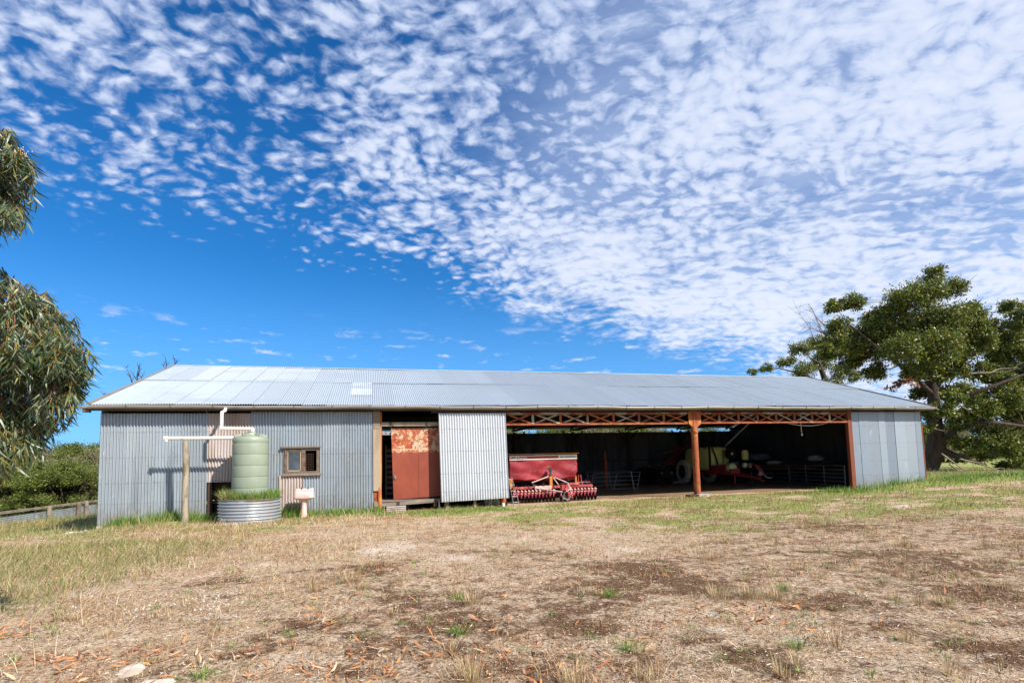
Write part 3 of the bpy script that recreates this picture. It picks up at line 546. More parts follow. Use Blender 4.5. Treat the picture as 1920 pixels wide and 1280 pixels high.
# rafters and purlins inside
b = MB()
for x in (.1, 4.3, 8.4, 13.1, 17.1, 21.1, 25.1, 29.1, 33.1):
    for a, c in (((x, -.3, 3.62), (x, HALF, HR-.12)), ((x, DY+.3, 3.62), (x, HALF, HR-.12))): b.beam(a, c, .07, .14)
    b.beam((x, .1, 3.6), (x, DY-.1, 3.6), .06, .12)
b.build('rafters', M['dark_wood'], shed)
b = MB()
for y in np.arange(.6, HALF, 1.25):
    z = 3.60+SL*(y+.42)-.03
    for Y in (y, DY-y): b.box(-.1, LX+.2, Y-.035, Y+.035, z, z+.07)
b.build('purlins', M['dark_wood'], shed)
for i, x in enumerate((17.1, 21.1, 25.1, 29.1)):
    b = MB(); b.tube([(x, DY-.15, 0), (x, DY-.15, 3.5)], .09, 10); b.beam((x, DY-.15, 2.7), (x+.7, DY-.15, 3.55), .06, .08); b.beam((x, DY-.15, 2.7), (x-.7, DY-.15, 3.55), .06, .08); b.build('rear_post', M['dark_wood'], shed, smooth='auto')
# rear wall girts
b = MB(); b.box(13.3, 33.1, DY-.1, DY-.03, 1.5, 1.58); b.box(13.3, 33.1, DY-.1, DY-.03, .7, .78); b.build('wall_rail', M['dark_wood'], shed)
# window
wf = MB(); y0, y1 = -.075, .05
for (a, c, d, e) in ((WX0-.03, WX1+.03, WZ1-.06, WZ1+.0), (WX0-.03, WX1+.03, WZ0, WZ0+.06)): wf.box(a, c, y0, y1, d, e)
for (a, c) in ((WX0-.03, WX0+.05), (WX1-.06, WX1+.03), (5.93, 6.05)): wf.box(a, c, y0+.004, y1-.004, WZ0+.055, WZ1-.055)
win = wf.build('window', M['frame_wood'], shed)
MB().box(WX0+.05, 5.93, -.02, -.012, WZ0+.06, WZ1-.06).build('pane', M['glass'], win)
s_ = MB(); s_.box(WX0+.07, 5.9, -.045, -.022, WZ0+.065, WZ0+.1); s_.box(WX0+.07, 5.9, -.045, -.022, WZ1-.1, WZ1-.065); s_.box(WX0+.055, WX0+.09, -.045, -.022, WZ0+.065, WZ1-.065); s_.box(5.88, 5.925, -.045, -.022, WZ0+.065, WZ1-.065); s_.build('sash', M['pale_wood'], win)
s_ = MB()
for k in range(7): s_.box(6.06, 6.30, .02, .028, WZ0+.12+k*.085, WZ0+.13+k*.085)
for k in range(4): s_.box(6.08+k*.07, 6.088+k*.07, .03, .036, WZ0+.07, WZ0+.72)
s_.build('wire_grille', M['dark_wood'], win)
s_ = MB(); s_.add([(WX0-.16, -.13, WZ1+.035), (WX1+.07, -.13, WZ1+.035), (WX1+.07, -.01, WZ1+.075), (WX0-.16, -.01, WZ1+.075), (WX0-.16, -.13, WZ1+.015), (WX1+.07, -.13, WZ1+.015), (WX1+.07, -.01, WZ1+.05), (WX0-.16, -.01, WZ1+.05)], [(0, 1, 2, 3), (7, 6, 5, 4), (0, 4, 5, 1), (1, 5, 6, 2), (3, 7, 4, 0), (2, 6, 7, 3)]); s_.build('head_flashing', M['fascia'], win)
s_ = MB(); s_.box(WX0-.08, WX1+.09, -.12, .0, WZ0-.09, WZ0-.005); s_.build('sill', M['grey_wood'], win, bevel=.006)
# posts at the hole and the door
b = MB(); b.box(3.06, 3.19, .03, .15, 0, 1.27); b.build('stud', M['dark_wood'], shed)
b = MB(); b.box(3.2, 3.95, .1, .16, .12, .24); b.box(3.2, 3.95, .1, .16, .5, .6); b.box(3.2, 3.95, .3, .35, .0, 1.3); b.build('inner_rail', M['dark_wood'], shed)
b = MB(); b.box(8.27, 8.53, -.06, .06, .72, 2.88); o = b.build('door_post', M['pale_wood'], shed, bevel=.012); o['label'] = 'weathered pale timber door post'
MB().box(8.28, 8.52, -.045, .05, 2.885, 3.52).build('post_head', M['grey_wood'], shed, bevel=.01)
b = MB(); b.tube([(8.50, -.02, -.1), (8.485, -.0, .8), (8.50, .09, 1.2), (8.52, .1, 3.5)], [.075, .072, .07, .07], 14); o = b.build('rusty_post', M['rust_orange'], shed, smooth='auto')
b = MB(); b.box(8.3, 8.44, .0, .05, .1, .74); b.build('door_jamb', M['rust'], shed); MB().box(8.3, 8.5, -.03, .06, .28, .36).build('beam_end', M['grey_wood'], shed)
b = MB(); b.box(8.53, 10.9, .02, .12, 2.99, 3.13); o = b.build('door_head_beam', M['pale_wood'], shed, bevel=.01)
for x in (8.87, 10.12): MB().box(x, x+.04, .0, .018, 2.95, 3.125).build('door_hanger', M['dark_steel'], shed)
MB().box(8.54, 8.92, .22, .27, 2.70, 2.78).build('inner_rail', M['pale_wood'], shed)
# red sliding door, slightly out of square
b = MB(); b.add([(8.97, .14, .39), (10.75, .14, .45), (10.75, .14, 2.93), (8.90, .14, 2.93), (8.97, .19, .39), (10.75, .19, .45), (10.75, .19, 2.93), (8.90, .19, 2.93)], [(0, 1, 2, 3), (7, 6, 5, 4), (0, 4, 5, 1), (1, 5, 6, 2), (2, 6, 7, 3), (3, 7, 4, 0)])
rd = b.build('red_sliding_door', M['door'], shed, bevel=.006); rd['label'] = 'brick red sliding door with a peeling rusty top'
b = MB(); b.lathe([(.0, -.03), (.035, -.03), (.035, -.005), (.0, -.005)], axis='y', o=(9.02, .135, 1.18), n=14); b.box(9.0, 9.06, .09, .132, 1.12, 1.24); b.build('door_handle', M['steel'], rd)
MB().box(9.86, 9.875, .131, .139, .45, 2.9).build('door_seam', M['door'], rd)
# platform
b = MB()
for k in range(6): b.box(8.45, 10.8+.02*(k % 2), .0-.05+k*.2, .14+k*.2-.0, .335+.012*(k % 2), .372+.012*(k % 2))
b.build('loading_deck', M['grey_wood'], shed)
b = MB(); b.beam((8.3, -.02, .23), (10.55, -.02, .31), .08, .12); b.build('deck_bearer', M['grey_wood'], shed)
for x in (9.12, 10.42): b = MB(); b.box(x-.07, x+.07, .0, .14, .0, .2); b.box(x-.05, x+.05, -.08, -.01, .1, .33); b.build('deck_stump', M['dark_wood'], shed)
b = MB(); b.box(8.4, 12.9, .5, 12, .28, .34); b.build('inner_floor', M['dark_wood'], shed)
MB().tube([(10.56, -.03, 0), (10.56, -.02, .35)], .025, 8).build('drain_pipe', M['pvc'], shed)
for x in (10.82, 11.85): MB().tube([(x, -.1, -.05), (x, -.1, .45)], .085 if x < 11 else .06, 12).build('round_stump', M['bark_post'], shed, smooth='auto')
# white sliding door (slightly out of square)
b, T = corr(10.54, 13.02, 0, 1, y=-.30, pitch=.094, amp=.027, sheetw=.83, var=.02, lap=.002)
b.v = [(x+(1-z)*.05, y-.05*(1-z), (.26-.0+(x-10.54)*.02)*(1-z)+3.42*z) for x, y, z in b.v]
wd = b.build('white_sliding_door', M['white_corr'], shed, smooth=True, tint=T); wd['label'] = 'bright white corrugated sliding door sheet'
b = MB(); b.box(10.6, 12.98, -.27, -.2, 3.32, 3.40); b.box(10.62, 13.0, -.27, -.2, .5, .58); b.box(10.6, 10.66, -.27, -.2, .3, 3.35); b.box(12.94, 13.0, -.27, -.2, .35, 3.35); b.build('door_frame', M['dark_wood'], wd)
b = MB(); b.box(10.3, 13.4, -.2, -.14, 3.44, 3.52); b.build('door_track', M['dark_steel'], shed)
MB().tube([(12.93, .0, -.08), (12.93, .0, 3.5)], .11, 16).build('steel_post', M['rust'], shed, smooth='auto')
# lattice trusses
def lattice(x0, x1, n, z0, z1):
    t = MB(); t.box(x0, x1, -.05, .02, z1-.05, z1); t.box(x0, x1, .021, .03, z1-.09, z1-.002); top = t.build('truss', M['truss'], shed)
    t = MB(); t.box(x0, x1, -.055, .02, z0, z0+.055); t.box(x0, x1, .021, .03, z0+.002, z0+.1); t.build('bottom_chord', M['rust'], top)
    w = (x1-x0)/n
    for k in range(1, n): u = MB(); u.box(x0+k*w-.045, x0+k*w+.045, -.03, .018, z0+.056, z1-.051); u.build('strut', M['truss'] if k % 2 else M['rust'], top)
    for k in range(n):
        a, c = x0+k*w+.05, x0+(k+1)*w-.05; d = MB()
        d.beam((a, -.045, z1-.06), (c, -.045, z0+.06), .06, .012, (0, 1, 0)); d.beam((a, .028, z0+.06), (c, .028, z1-.06), .055, .012, (0, 1, 0))
        d.build('cross_brace', M['truss'] if k % 3 else M['rust'], top)
lattice(13.05, 20.86, 7, 2.985, 3.47); lattice(21.4, 28.98, 8, 3.0, 3.47)
# centre post
b = MB(); b.lathe([(.13, -.02), (.135, .0), (.13, 1.2), (.132, 1.6), (.13, 2.9)], 21.13, 0, 18); cp = b.build('centre_post', M['rust'], shed, smooth='auto'); cp['label'] = 'round rusty orange pipe post on a concrete footing'
b = MB(); 
for (a, c) in ((20.84, 21.1), (21.16, 21.42)):
    pts = [(a, 3.5), (c, 3.5), (c, 2.80), (a, 3.0)] if a < 21 else [(a, 3.5), (c, 3.5), (c, 3.0), (a, 2.80)]
    b.add([(p[0], -.085, p[1]) for p in pts]+[(p[0], -.06, p[1]) for p in pts], [(0, 3, 2, 1), (4, 5, 6, 7), (0, 1, 5, 4), (1, 2, 6, 5), (2, 3, 7, 6), (3, 0, 4, 7)])
b.build('gusset_plate', M['rust_orange'], cp); b = MB(); b.box(21.04, 21.22, -.11, -.0, 2.7, 3.55); b.lathe([(.16, 2.62), (.165, 2.66), (.16, 2.7)], 21.13, 0, 18); b.build('post_cap', M['rust'], cp)
b = MB(); b.box(20.98, 21.46, -.34, .16, -.16, .12); b.build('footing', M['concrete'], cp, bevel=.02)
b = MB(); b.box(20.66, 20.978, -.2, .14, -.05, .10); b.build('base_plate', M['dark_wood'], cp)
# right post
b = MB(); b.box(28.98, 29.2, -.06, .1, -.05, 3.6); b.build('corner_post', M['oxide'], shed, bevel=.01)
b = MB(); b.box(33.3, 33.36, -.02, .1, 0, 3.5); b.build('corner_flashing', M['oxide'], shed)
# cable and lamp hanging from the truss
b = MB(); b.tube([(25.9+.3*k*1.0, .1, 3.0-.12*math.sin(math.pi*k/7)) for k in range(8)], .012, 6); b.build('slack_cable', M['pvc'], shed, smooth=True)
lp = MB().tube([(29.5-1.9, 1.2, 3.3), (27.6, 1.2, 2.75), (27.62, 1.2, 2.6)], .014, 6).build('light_flex', M['pvc'], shed)
b = MB(); b.lathe([(.0, 2.6), (.03, 2.59), (.045, 2.54), (.03, 2.5), (0, 2.49)], 27.62, 1.2, 12); b.build('light_bulb', M['pvc'], lp, smooth=True)
# metal pipe slung under the roof
b = MB(); a0 = (29.0, 8.75, 2.22); a1 = W(1432, 766, 31.0); b.tube([tuple(a0), tuple(a1)], .05, 8); o = b.build('aluminium_pipe', mat('bright_alloy', '#c8d4dc', .35, .2), None, smooth='auto'); tag(o, 'long pale metal pipe leaning from the sprayer tank up to the eave', 'pipe')
# wool bins behind the red door
b = MB()
for k in range(9): b.box(8.75, 9.6, 1.4, 1.43, .5+k*.2, .62+k*.2)
b.box(8.72, 8.78, 1.43, 1.5, .34, 2.4); b.box(9.6, 9.66, 1.43, 1.5, .34, 2.4)
tag(b.build('slatted_rack', M['grey_wood']), 'tall slatted timber rack in the gap left of the red door', 'rack')

# ---------------------------------------------------------------- water tank, pipes, planter, basin
TX, TY = 4.52, -.95
tank = empty('water_tank', (TX, TY, .72), label='pale green ribbed plastic water tank standing in the round planter', cat='water tank')
b = MB(); prof = [(.0, 0), (.5, 0)]; z = 0
for k in range(5):
    h = (.30, .34, .35, .35, .33)[k]; prof += [(.505, z+.003), (.516, z+.009), (.518, z+.02), (.519, z+h*.5), (.518, z+h-.02), (.516, z+h-.009), (.505, z+h-.003), (.504, z+h)]; z += h
prof += [(.515, z+.03), (.52, z+.1), (.51, z+.17), (.47, z+.215), (.38, z+.25), (.25, z+.275), (.24, z+.31), (.0, z+.315)]
b.lathe(prof, n=56); body = b.build('tank_body', M['tank'], tank, smooth='auto')
for k in range(6):
    a = k*math.pi/3+.35; c, s2 = math.cos(a), math.sin(a)
    b = MB(); b.beam((.26*c, .26*s2, 1.955), (.47*c, .47*s2, 1.90), .14, .07); b.build('lid_rib', M['tank'], tank, bevel=.02)
b = MB(); b.lathe([(0, 2.03), (.15, 2.03), (.17, 2.0), (.17, 1.97)], n=24); b.build('lid', M['tank'], tank, smooth='auto')
b = MB(); b.lathe([(0, 2.06), (.09, 2.055), (.1, 2.01)], n=18); b.build('strainer', M['dark_steel'], tank, smooth='auto')
dp = MB(); dp.tube([(3.68, -.5, 3.56), (3.68, -.62, 3.46), (3.68, -.95, 3.40), (3.68, -.95, 2.95), (3.68, -.95, 2.90)], .05, 12); dp.tube([(3.66, -.95, 2.885), (3.75, -.95, 2.885), (4.6, -.95, 2.87)], .045, 12); dp.tube([(4.57, -.95, 2.9), (4.57, -.95, 2.74)], .055, 12)
tag(dp.build('downpipe', M['pvc'], smooth='auto'), 'white plastic downpipe dropping from the gutter and elbowing across to the tank lid', 'pipe')
b = MB(); b.tube([(2.12, -.95, 2.60), (4.06, -.95, 2.585)], .055, 14); op = b.build('overflow_pipe', M['pvc'], smooth='auto'); tag(op, 'long white horizontal plastic pipe from the tank side out over the timber post', 'pipe')
b = MB(); b.tube([(2.105, -.95, 2.60), (2.2, -.95, 2.60)], .064, 14); b.tube([(2.16, -.95, 2.6), (2.16, -.95, 2.5)], .05, 12); b.build('pipe_elbow', M['pvc'], op, smooth='auto')
b = MB(); b.tube([(2.72, -.93, -.15), (2.70, -.94, .8), (2.71, -.95, 1.7), (2.68, -.955, 2.50)], [.098, .09, .083, .078], 14); po = b.build('timber_post', M['bark_post'], smooth='auto'); tag(po, 'weathered round timber post propping the long white pipe left of the tank', 'post')
MB().tube([(2.66, -.95, 2.5), (2.60, -1.02, 2.58), (2.62, -.95, 2.67), (2.68, -.9, 2.6)], .012, 6).build('wire_tie', M['steel'], po)
pl = empty('round_planter', (4.52, -.95, 0), label='low round corrugated iron ring full of soil and grass holding the green tank', cat='planter')
b = MB(); nr = 72; V = []; F = []; rows = 64
for j in range(rows+1):
    z = -.05+.74*j/rows
    for k in range(nr):
        a = 2*math.pi*k/nr; r = .885+.026*math.cos(2*math.pi*z/.098)+.012*math.sin(3*a+1)+(.012*math.sin(a*17)*ss(z, .6, .7)); V.append((r*math.cos(a), r*math.sin(a), z+.012*math.sin(2*a)))
for j in range(rows):
    for k in range(nr): F.append((j*nr+k, j*nr+(k+1) % nr, (j+1)*nr+(k+1) % nr, (j+1)*nr+k))
b.add(V, F); b.build('ring_wall', M['planter'], pl, smooth=True)
b = MB(); b.lathe([(0, .73), (.5, .72), (.8, .67), (.88, .62)], n=40); b.build('soil', M['soil'], pl, smooth=True)
n = 5200; a = RNG.uniform(0, 2*np.pi, n); r = .86*np.sqrt(RNG.random(n)); k = r > .5; a, r = a[k], r[k]; x = 4.52+r*np.cos(a); y = -.95+r*np.sin(a); n = len(x)
g1 = blades(x, y, RNG.uniform(.14, .40, n)*(.7+.5*fbm(x, y, 3))+.06*(np.cos(a) < -.3), np.full(n, .009), .6, z=np.full(n, .67))
k = RNG.random(n) < .25
tag(fast_mesh('planter_grass', *g1, M['green_grass']), 'thick green grass sprouting round the tank foot out of the round planter', 'grass', kind='stuff')
n = 900; a = RNG.uniform(np.pi*.8, np.pi*1.75, n); r = RNG.uniform(.55, .88, n); g2 = blades(4.52+r*np.cos(a), -.95+r*np.sin(a), RNG.uniform(.1, .42, n)*np.where(np.cos(a) < -.2, 1., .6), np.full(n, .007), .8, z=np.full(n, .66))
tag(fast_mesh('planter_straw', *g2, M['dry_grass']), 'long dry straw stalks standing in the left side of the round planter', 'grass', kind='stuff')
# basin
bs = empty('pedestal_basin', (6.09, -.72, 0), label='pink ceramic pedestal wash basin standing against the iron wall under the window', cat='wash basin')
def se(a, p): c, s = math.cos(a), math.sin(a); return (abs(c)**p*(1 if c > 0 else -1), abs(s)**p*(1 if s > 0 else -1))
b = MB(); V = []; F = []; n = 36; lev = [(.12, .11, .55), (.20, .16, .575), (.285, .21, .60), (.315, .23, .63), (.30, .222, .80), (.285, .2, .825), (.25, .165, .81), (.20, .12, .72), (.08, .05, .66)]
for (rx, ry, z) in lev:
    for k in range(n): c, s = se(2*math.pi*k/n, .55); V.append((rx*c, ry*s, z+(.05 if (z > .79 and s > .6) else 0)))
for j in range(len(lev)-1):
    for k in range(n): F.append((j*n+k, j*n+(k+1) % n, (j+1)*n+(k+1) % n, (j+1)*n+k))
F.append(tuple(range(n))[::-1]); F.append(tuple(range((len(lev)-1)*n, len(lev)*n))); b.add(V, F); b.build('bowl', M['pink'], bs, smooth='auto')
b = MB(); b.box(-.28, .28, .10, .23, .76, .92); b.build('back_ledge', M['pink'], bs, bevel=.03)
b = MB(); b.lathe([(.0, 0), (.125, 0), (.12, .03), (.095, .12), (.08, .35), (.082, .44), (.105, .5), (.12, .57), (0, .57)], n=24); b.build('pedestal', M['pink'], bs, smooth='auto')
for x in (-.1, .1): MB().tube([(x, .12, .90), (x+.02, .10, .95)], .022, 10).build('tap_stub', M['dark_steel'], bs)
# step below the platform
st = MB(); V = []
def stepf(u, v): x = 8.68+.62*u; t = v; return (x+.01*math.sin(v*9), -1.02+.02*t, -.03+.24*t+.0)
b, T = MB(), []
for j in range(25):
    z = -.03+.25*j/24
    for i in range(2): b.v.append((8.70+.64*i, -.82+.012*math.cos(2*math.pi*j/6)-.0, z+.02*i))
for j in range(24): b.f.append((2*j, 2*j+1, 2*j+3, 2*j+2))
b.box(8.71, 9.33, -.8, -.55, -.03, .215); o = b.build('step_block', mat('step', '#a79a90', .8, 0, [(3, '#8a7b72', .45, .7, (.3, 1, 1))])); tag(o, 'low grey ribbed step block on the grass below the red door platform', 'step')

# ---------------------------------------------------------------- red seed drill
def text_mesh(name, txt, size, loc, m, parent, rot=(R(90), 0, 0), sx=1.0):
    cu = bpy.data.curves.new(name+'_t', 'FONT'); cu.body = txt; cu.size = size; cu.extrude = .0015; t = bpy.data.objects.new('tmp', cu); COL.objects.link(t)
    bpy.context.view_layer.update(); me = bpy.data.meshes.new_from_object(t.evaluated_get(bpy.context.evaluated_depsgraph_get())); me.name = name
    bpy.data.objects.remove(t); o = bpy.data.objects.new(name, me); me.materials.clear(); me.materials.append(m); COL.objects.link(o); o.parent = parent; o.location = loc; o.rotation_euler = rot; o.scale = (sx, 1, 1); return o
dr = empty('seed_drill', (0, 0, 0), label='old red seed drill with a faded cloth skirt and discs in the open bay', cat='seed drill')
DYF = 1.25
def dx(x): return 8.19+(x-8.19)*(DYF+19.43)/(1.6+19.43)
X0, X1 = 13.5, 16.4
hb = MB(); hb.box(X0-.02, X1+.05, DYF+.12, DYF+.85, 1.15, 1.86); hb.add([(X0, DYF+.12, 1.15), (X1, DYF+.12, 1.15), (X1, DYF+.4, .8), (X0, DYF+.4, .8), (X0, DYF+.85, 1.15), (X1, DYF+.85, 1.15), (X1, DYF+.6, .8), (X0, DYF+.6, .8)], [(0, 1, 2, 3), (4, 7, 6, 5), (3, 2, 6, 7), (0, 3, 7, 4), (1, 5, 6, 2)]); hop = hb.build('hopper', M['spray_red'], dr)
b = MB(); b.box(X0-.08, X1+.1, DYF-.02, DYF+.9, 1.89, 1.93); b.build('hopper_lid', M['ochre'], dr, bevel=.01)
def cur(u, v):
    x = X0+.02+(X1-X0-.02)*u; zt = 1.87; zb = .90-.03*math.sin(u*3.1)+.05*max(0, u-.55)*2+.012*math.sin(u*23); z = zt+(zb-zt)*v
    if u > .93: x -= .1*(u-.93)/.07*v
    d = .06*v*math.sin(u*9+v*3)+.04*v*math.sin(u*17-v*6)+.035*math.sin(u*5+v*9)*v+.02*v*math.sin(u*31+v*11)+.02*math.sin(v*14-u*12)*v; return (x, DYF+d-.02, z)
b = MB(); b.sheet(cur, 70, 26); cu = b.build('cloth_skirt', M['curtain'], dr, smooth=True); cu.modifiers.new('t', 'SOLIDIFY').thickness = .006
b = MB(); b.box(X0+.02, X1-.01, DYF-.055, DYF-.03, 1.68, 1.86); pn = b.build('name_band', M['cream'], dr)
b = MB(); b.box(X0+.75, X0+2.08, DYF-.06, DYF-.056, 1.735, 1.825); b.box(X0+.42, X0+.75, DYF-.06, DYF-.056, 1.79, 1.825); b.build('stripe', M['stripe'], pn)
text_mesh('lettering', '806 E DOMINATOR', .1, (X0+2.16, DYF-.058, 1.735), M['ink'], pn, sx=.77)
text_mesh('lettering', 'CONNOR', .085, (X0+.40, DYF-.058, 1.715), M['dusty'], pn, sx=.85)
b = MB(); b.add([(X0+.08, DYF-.058, 1.72), (X0+.16, DYF-.058, 1.80), (X0+.21, DYF-.058, 1.75), (X0+.26, DYF-.058, 1.81), (X0+.31, DYF-.058, 1.77), (X0+.26, DYF-.058, 1.84), (X0+.21, DYF-.058, 1.79), (X0+.16, DYF-.058, 1.84)], [(0, 1, 7), (1, 2, 6, 7), (2, 3, 5, 6), (3, 4, 5)]); b.box(X0+.35, X0+.375, DYF-.059, DYF-.056, 1.71, 1.81); b.build('emblem', M['ink'], pn)
# toolbar frame, tines, discs
b = MB(); b.box(X0+.1, X1+.6, DYF-.15, DYF-.05, .52, .62); b.box(X0+.1, X1+.6, DYF+.7, DYF+.8, .5, .6); b.box(X0+.15, X0+.25, DYF-.1, DYF+.8, .53, .6); b.box(X1+.45, X1+.55, DYF-.1, DYF+.8, .53, .6); b.build('toolbar', M['mach_red'], dr, bevel=.01)
for k in range(12):
    x = X0+.3+k*.26; MB().beam((x, DYF+.3, .85), (x+random.uniform(-.12, .12), DYF+.15, .6), .02, .05).build('seed_tube', M['dark_steel'], dr)
for k in range(9):
    x = X0+.3+k*.38; b = MB(); b.tube([(x, DYF+.25, .8), (x+.05, DYF+.0, .5), (x, DYF-.1, .2)], .018, 6); b.build('tine', M['dark_steel'], dr)
for k in range(24):
    x = X0+.08+k*.149; y = DYF-.42+.004*k
    if k in (12,): continue
    hh = empty('disc_unit', (0, 0, 0)); hh.parent = dr
    b = MB(); b.box(x-.05, x+.05, y-.03, y+.05, .30, .45); b.box(x-.035, x+.035, y-.04, y+.02, .18, .30); b.build('disc_arm', M['disc_red'], hh, bevel=.008)
    b = MB(); b.beam((x-.03, y-.05, .50), (x+.05, y-.045, .44), .02, .045, (0, 0, 1)); b.beam((x-.045, y-.05, .37), (x+.045, y-.05, .37), .015, .02); b.build('bracket', M['dusty'], hh)
    b = MB(); b.lathe([(0, -.012), (.15, -.006), (.17, 0), (.15, .006), (0, .012)], axis='x', o=(x+.02, y+.05, .165), n=20); b.build('disc', M['dark_steel'], hh)
b = MB(); b.box(X0+.02, X1+.62, DYF-.34, DYF-.28, .34, .42); b.build('disc_beam', M['spray_red'], dr)
for x in (X0+.15, X1+.35):
    b = MB(); b.lathe([(.20, -.08), (.33, -.08), (.36, -.03), (.36, .03), (.33, .08), (.20, .08)], axis='x', o=(x, DYF+.5, .34), n=28); w = b.build('wheel', M['rubber'], dr, smooth='auto'); b = MB(); b.lathe([(0, -.05), (.2, -.05), (.2, .05), (0, .05)], axis='x', o=(x, DYF+.5, .34), n=20); b.build('rim', M['mach_red'], w)
# centre mast and drawbar
mx = X0+1.66
b = MB(); b.box(mx-.06, mx+.06, DYF-.28, DYF-.18, .62, 1.0); b.build('mast_sleeve', M['ochre'], dr, bevel=.012)
b = MB(); b.box(mx-.035, mx+.035, DYF-.26, DYF-.2, 1.0, 1.22); b.tube([(mx, DYF-.23, 1.2), (mx, DYF-.23, 1.36)], .035, 10); b.lathe([(.0, -.05), (.07, -.05), (.07, .05), (0, .05)], axis='y', o=(mx, DYF-.25, 1.3), n=14); b.build('mast', M['dark_steel'], dr)
b = MB(); b.box(X0+.95, X0+1.65, DYF-.36, DYF-.2, .5, .64); b.build('drawbar_box', M['dusty'], dr, bevel=.015)
b = MB(); b.tube([(mx-.1, DYF-.25, 1.0), (X0+.85, DYF-.3, .78), (X0+1.0, DYF-.35, .55), (X0+1.95, DYF-.75, .40)], .024, 8); b.tube([(mx+.15, DYF-.25, .96), (X0+2.35, DYF-.3, .72), (X0+2.45, DYF-.4, .5), (X0+2.1, DYF-.75, .40)], .024, 8); b.tube([(mx+.1, DYF-.25, .95), (mx+.3, DYF-.3, .65)], .02, 8)
b.build('drawbar', M['dusty'], dr, smooth='auto')
b = MB(); b.box(X0+2.0, X0+2.3, DYF-.55, DYF-.35, .45, .66); b.box(X0+2.35, X0+2.9, DYF-.2, DYF-.1, .62, .72); b.tube([(X0+2.9, DYF-.1, .55), (X0+2.9, DYF-.1, 1.02), (X0+3.0, DYF-.1, 1.02), (X0+3.05, DYF-.1, .6)], .02, 6); b.tube([(X0+3.4, DYF-.1, .4), (X0+3.4, DYF-.1, .72), (X0+2.8, DYF-.1, .72)], .02, 6); b.build('linkage', M['mach_red'], dr, bevel=.008)
b = MB(); b.box(X0+2.78, X0+2.86, DYF-.05, DYF+.05, .7, .98); b.box(X0+.0, X0+.12, DYF-.06, DYF+.06, .55, .95); b.build('ram', M['ochre'], dr)
b = MB(); b.tube([(X0+1.95, DYF-.72, .42), (X0+1.85, DYF-.85, .3), (X0+1.95, DYF-.9, .14), (X0+2.15, DYF-.9, .1), (X0+2.3, DYF-.85, .35), (X0+2.2, DYF-.6, .75), (X0+2.0, DYF-.5, .7)], .018, 6); b.tube([(X0+2.05, DYF-.8, .4), (X0+1.92, DYF-.95, .25), (X0+2.05, DYF-1.0, .08), (X0+2.25, DYF-.85, .2)], .015, 6); b.build('hose', M['steel'], dr, smooth=True)
b = MB(); b.box(X0+2.15, X0+2.35, DYF-.85, DYF-.7, .15, .38); b.beam((X0+2.1, DYF-.75, .1), (X0+2.45, DYF-.75, .34), .05, .08); b.build('hitch', M['mach_red'], dr, bevel=.01)
b = MB(); b.tube([(X0+2.0, DYF-.85, .3), (X0+2.12, DYF-.9, .02), (X0+2.2, DYF-.9, .02), (X0+2.3, DYF-.85, .3)], .015, 6); b.build('stand', M['dark_steel'], dr)
dr.location = (0, 0, 0)

# ---------------------------------------------------------------- boom sprayer
sp = empty('boom_sprayer', (0, 0, 0), label='red trailed boom sprayer with a yellow plastic tank parked behind the rusty pipe post', cat='sprayer')
b = MB(); V = []; F = []; lev = [(.62, 1.15, .85), (.78, 1.34, 1.05), (.82, 1.4, 1.5), (.80, 1.38, 1.95), (.70, 1.25, 2.16), (.45, .9, 2.22)]; n = 32
for (rx, ry, z) in lev:
    for k in range(n): c, s = se(2*math.pi*k/n, .45); V.append((28.1+rx*c, 9.35+ry*s, z))
for j in range(len(lev)-1):
    for k in range(n): F.append((j*n+k, j*n+(k+1) % n, (j+1)*n+(k+1) % n, (j+1)*n+k))
F += [tuple(range(n))[::-1], tuple(range((len(lev)-1)*n, len(lev)*n))]; b.add(V, F); b.build('spray_tank', M['yellow'], sp, smooth='auto')
b = MB(); b.box(27.32, 27.40, 7.9, 8.0, .8, 2.2); b.tube([(27.5, 7.9, 2.2), (27.75, 7.88, 1.5), (27.85, 7.88, .95)], .05, 8); b.beam((27.25, 7.93, 2.25), (28.95, 7.93, 2.25), .06, .05); b.tube([(28.25, 7.9, 2.0), (28.2, 7.9, 1.1)], .02, 6); b.build('tank_strap', M['black'], sp)
for x in (27.2, 29.0):
    b = MB(); b.lathe([(.40, -.10), (.46, -.15), (.62, -.16), (.72, -.11), (.75, -.05), (.75, .05), (.72, .11), (.62, .16), (.46, .15), (.40, .10)], axis='x', o=(x, 10.5, .75), n=40); w = b.build('wheel', M['pale_rubber'], sp, smooth=True)
    b = MB(); b.lathe([(.44, -.12), (.41, -.12), (.38, -.05), (.15, -.03), (.12, -.08), (0, -.08)], axis='x', o=(x, 10.5, .75), n=30); b.build('rim', M['dark_steel'], w, smooth='auto')
    b = MB(); b.lathe([(.47, -.165), (.52, -.172), (.47, -.155)], axis='x', o=(x, 10.5, .75), n=40); b.build('sidewall_ring', M['hub'], w, smooth=True)
b = MB(); b.beam((27.5, 10.8, .72), (27.8, 6.2, .62), .1, .14); b.beam((28.7, 10.8, .72), (28.35, 6.2, .62), .1, .14); b.beam((27.75, 6.3, .62), (28.1, 4.85, .42), .1, .12); b.beam((28.4, 6.3, .62), (28.1, 4.85, .42), .1, .12); b.beam((27.1, 10.5, .75), (29.1, 10.5, .75), .1, .1); b.build('chassis', M['spray_red'], sp, bevel=.01)
b = MB(); b.beam((28.1, 4.9, .42), (28.12, 4.5, .3), .12, .1); b.build('hitch', M['mach_red'], sp, bevel=.01)
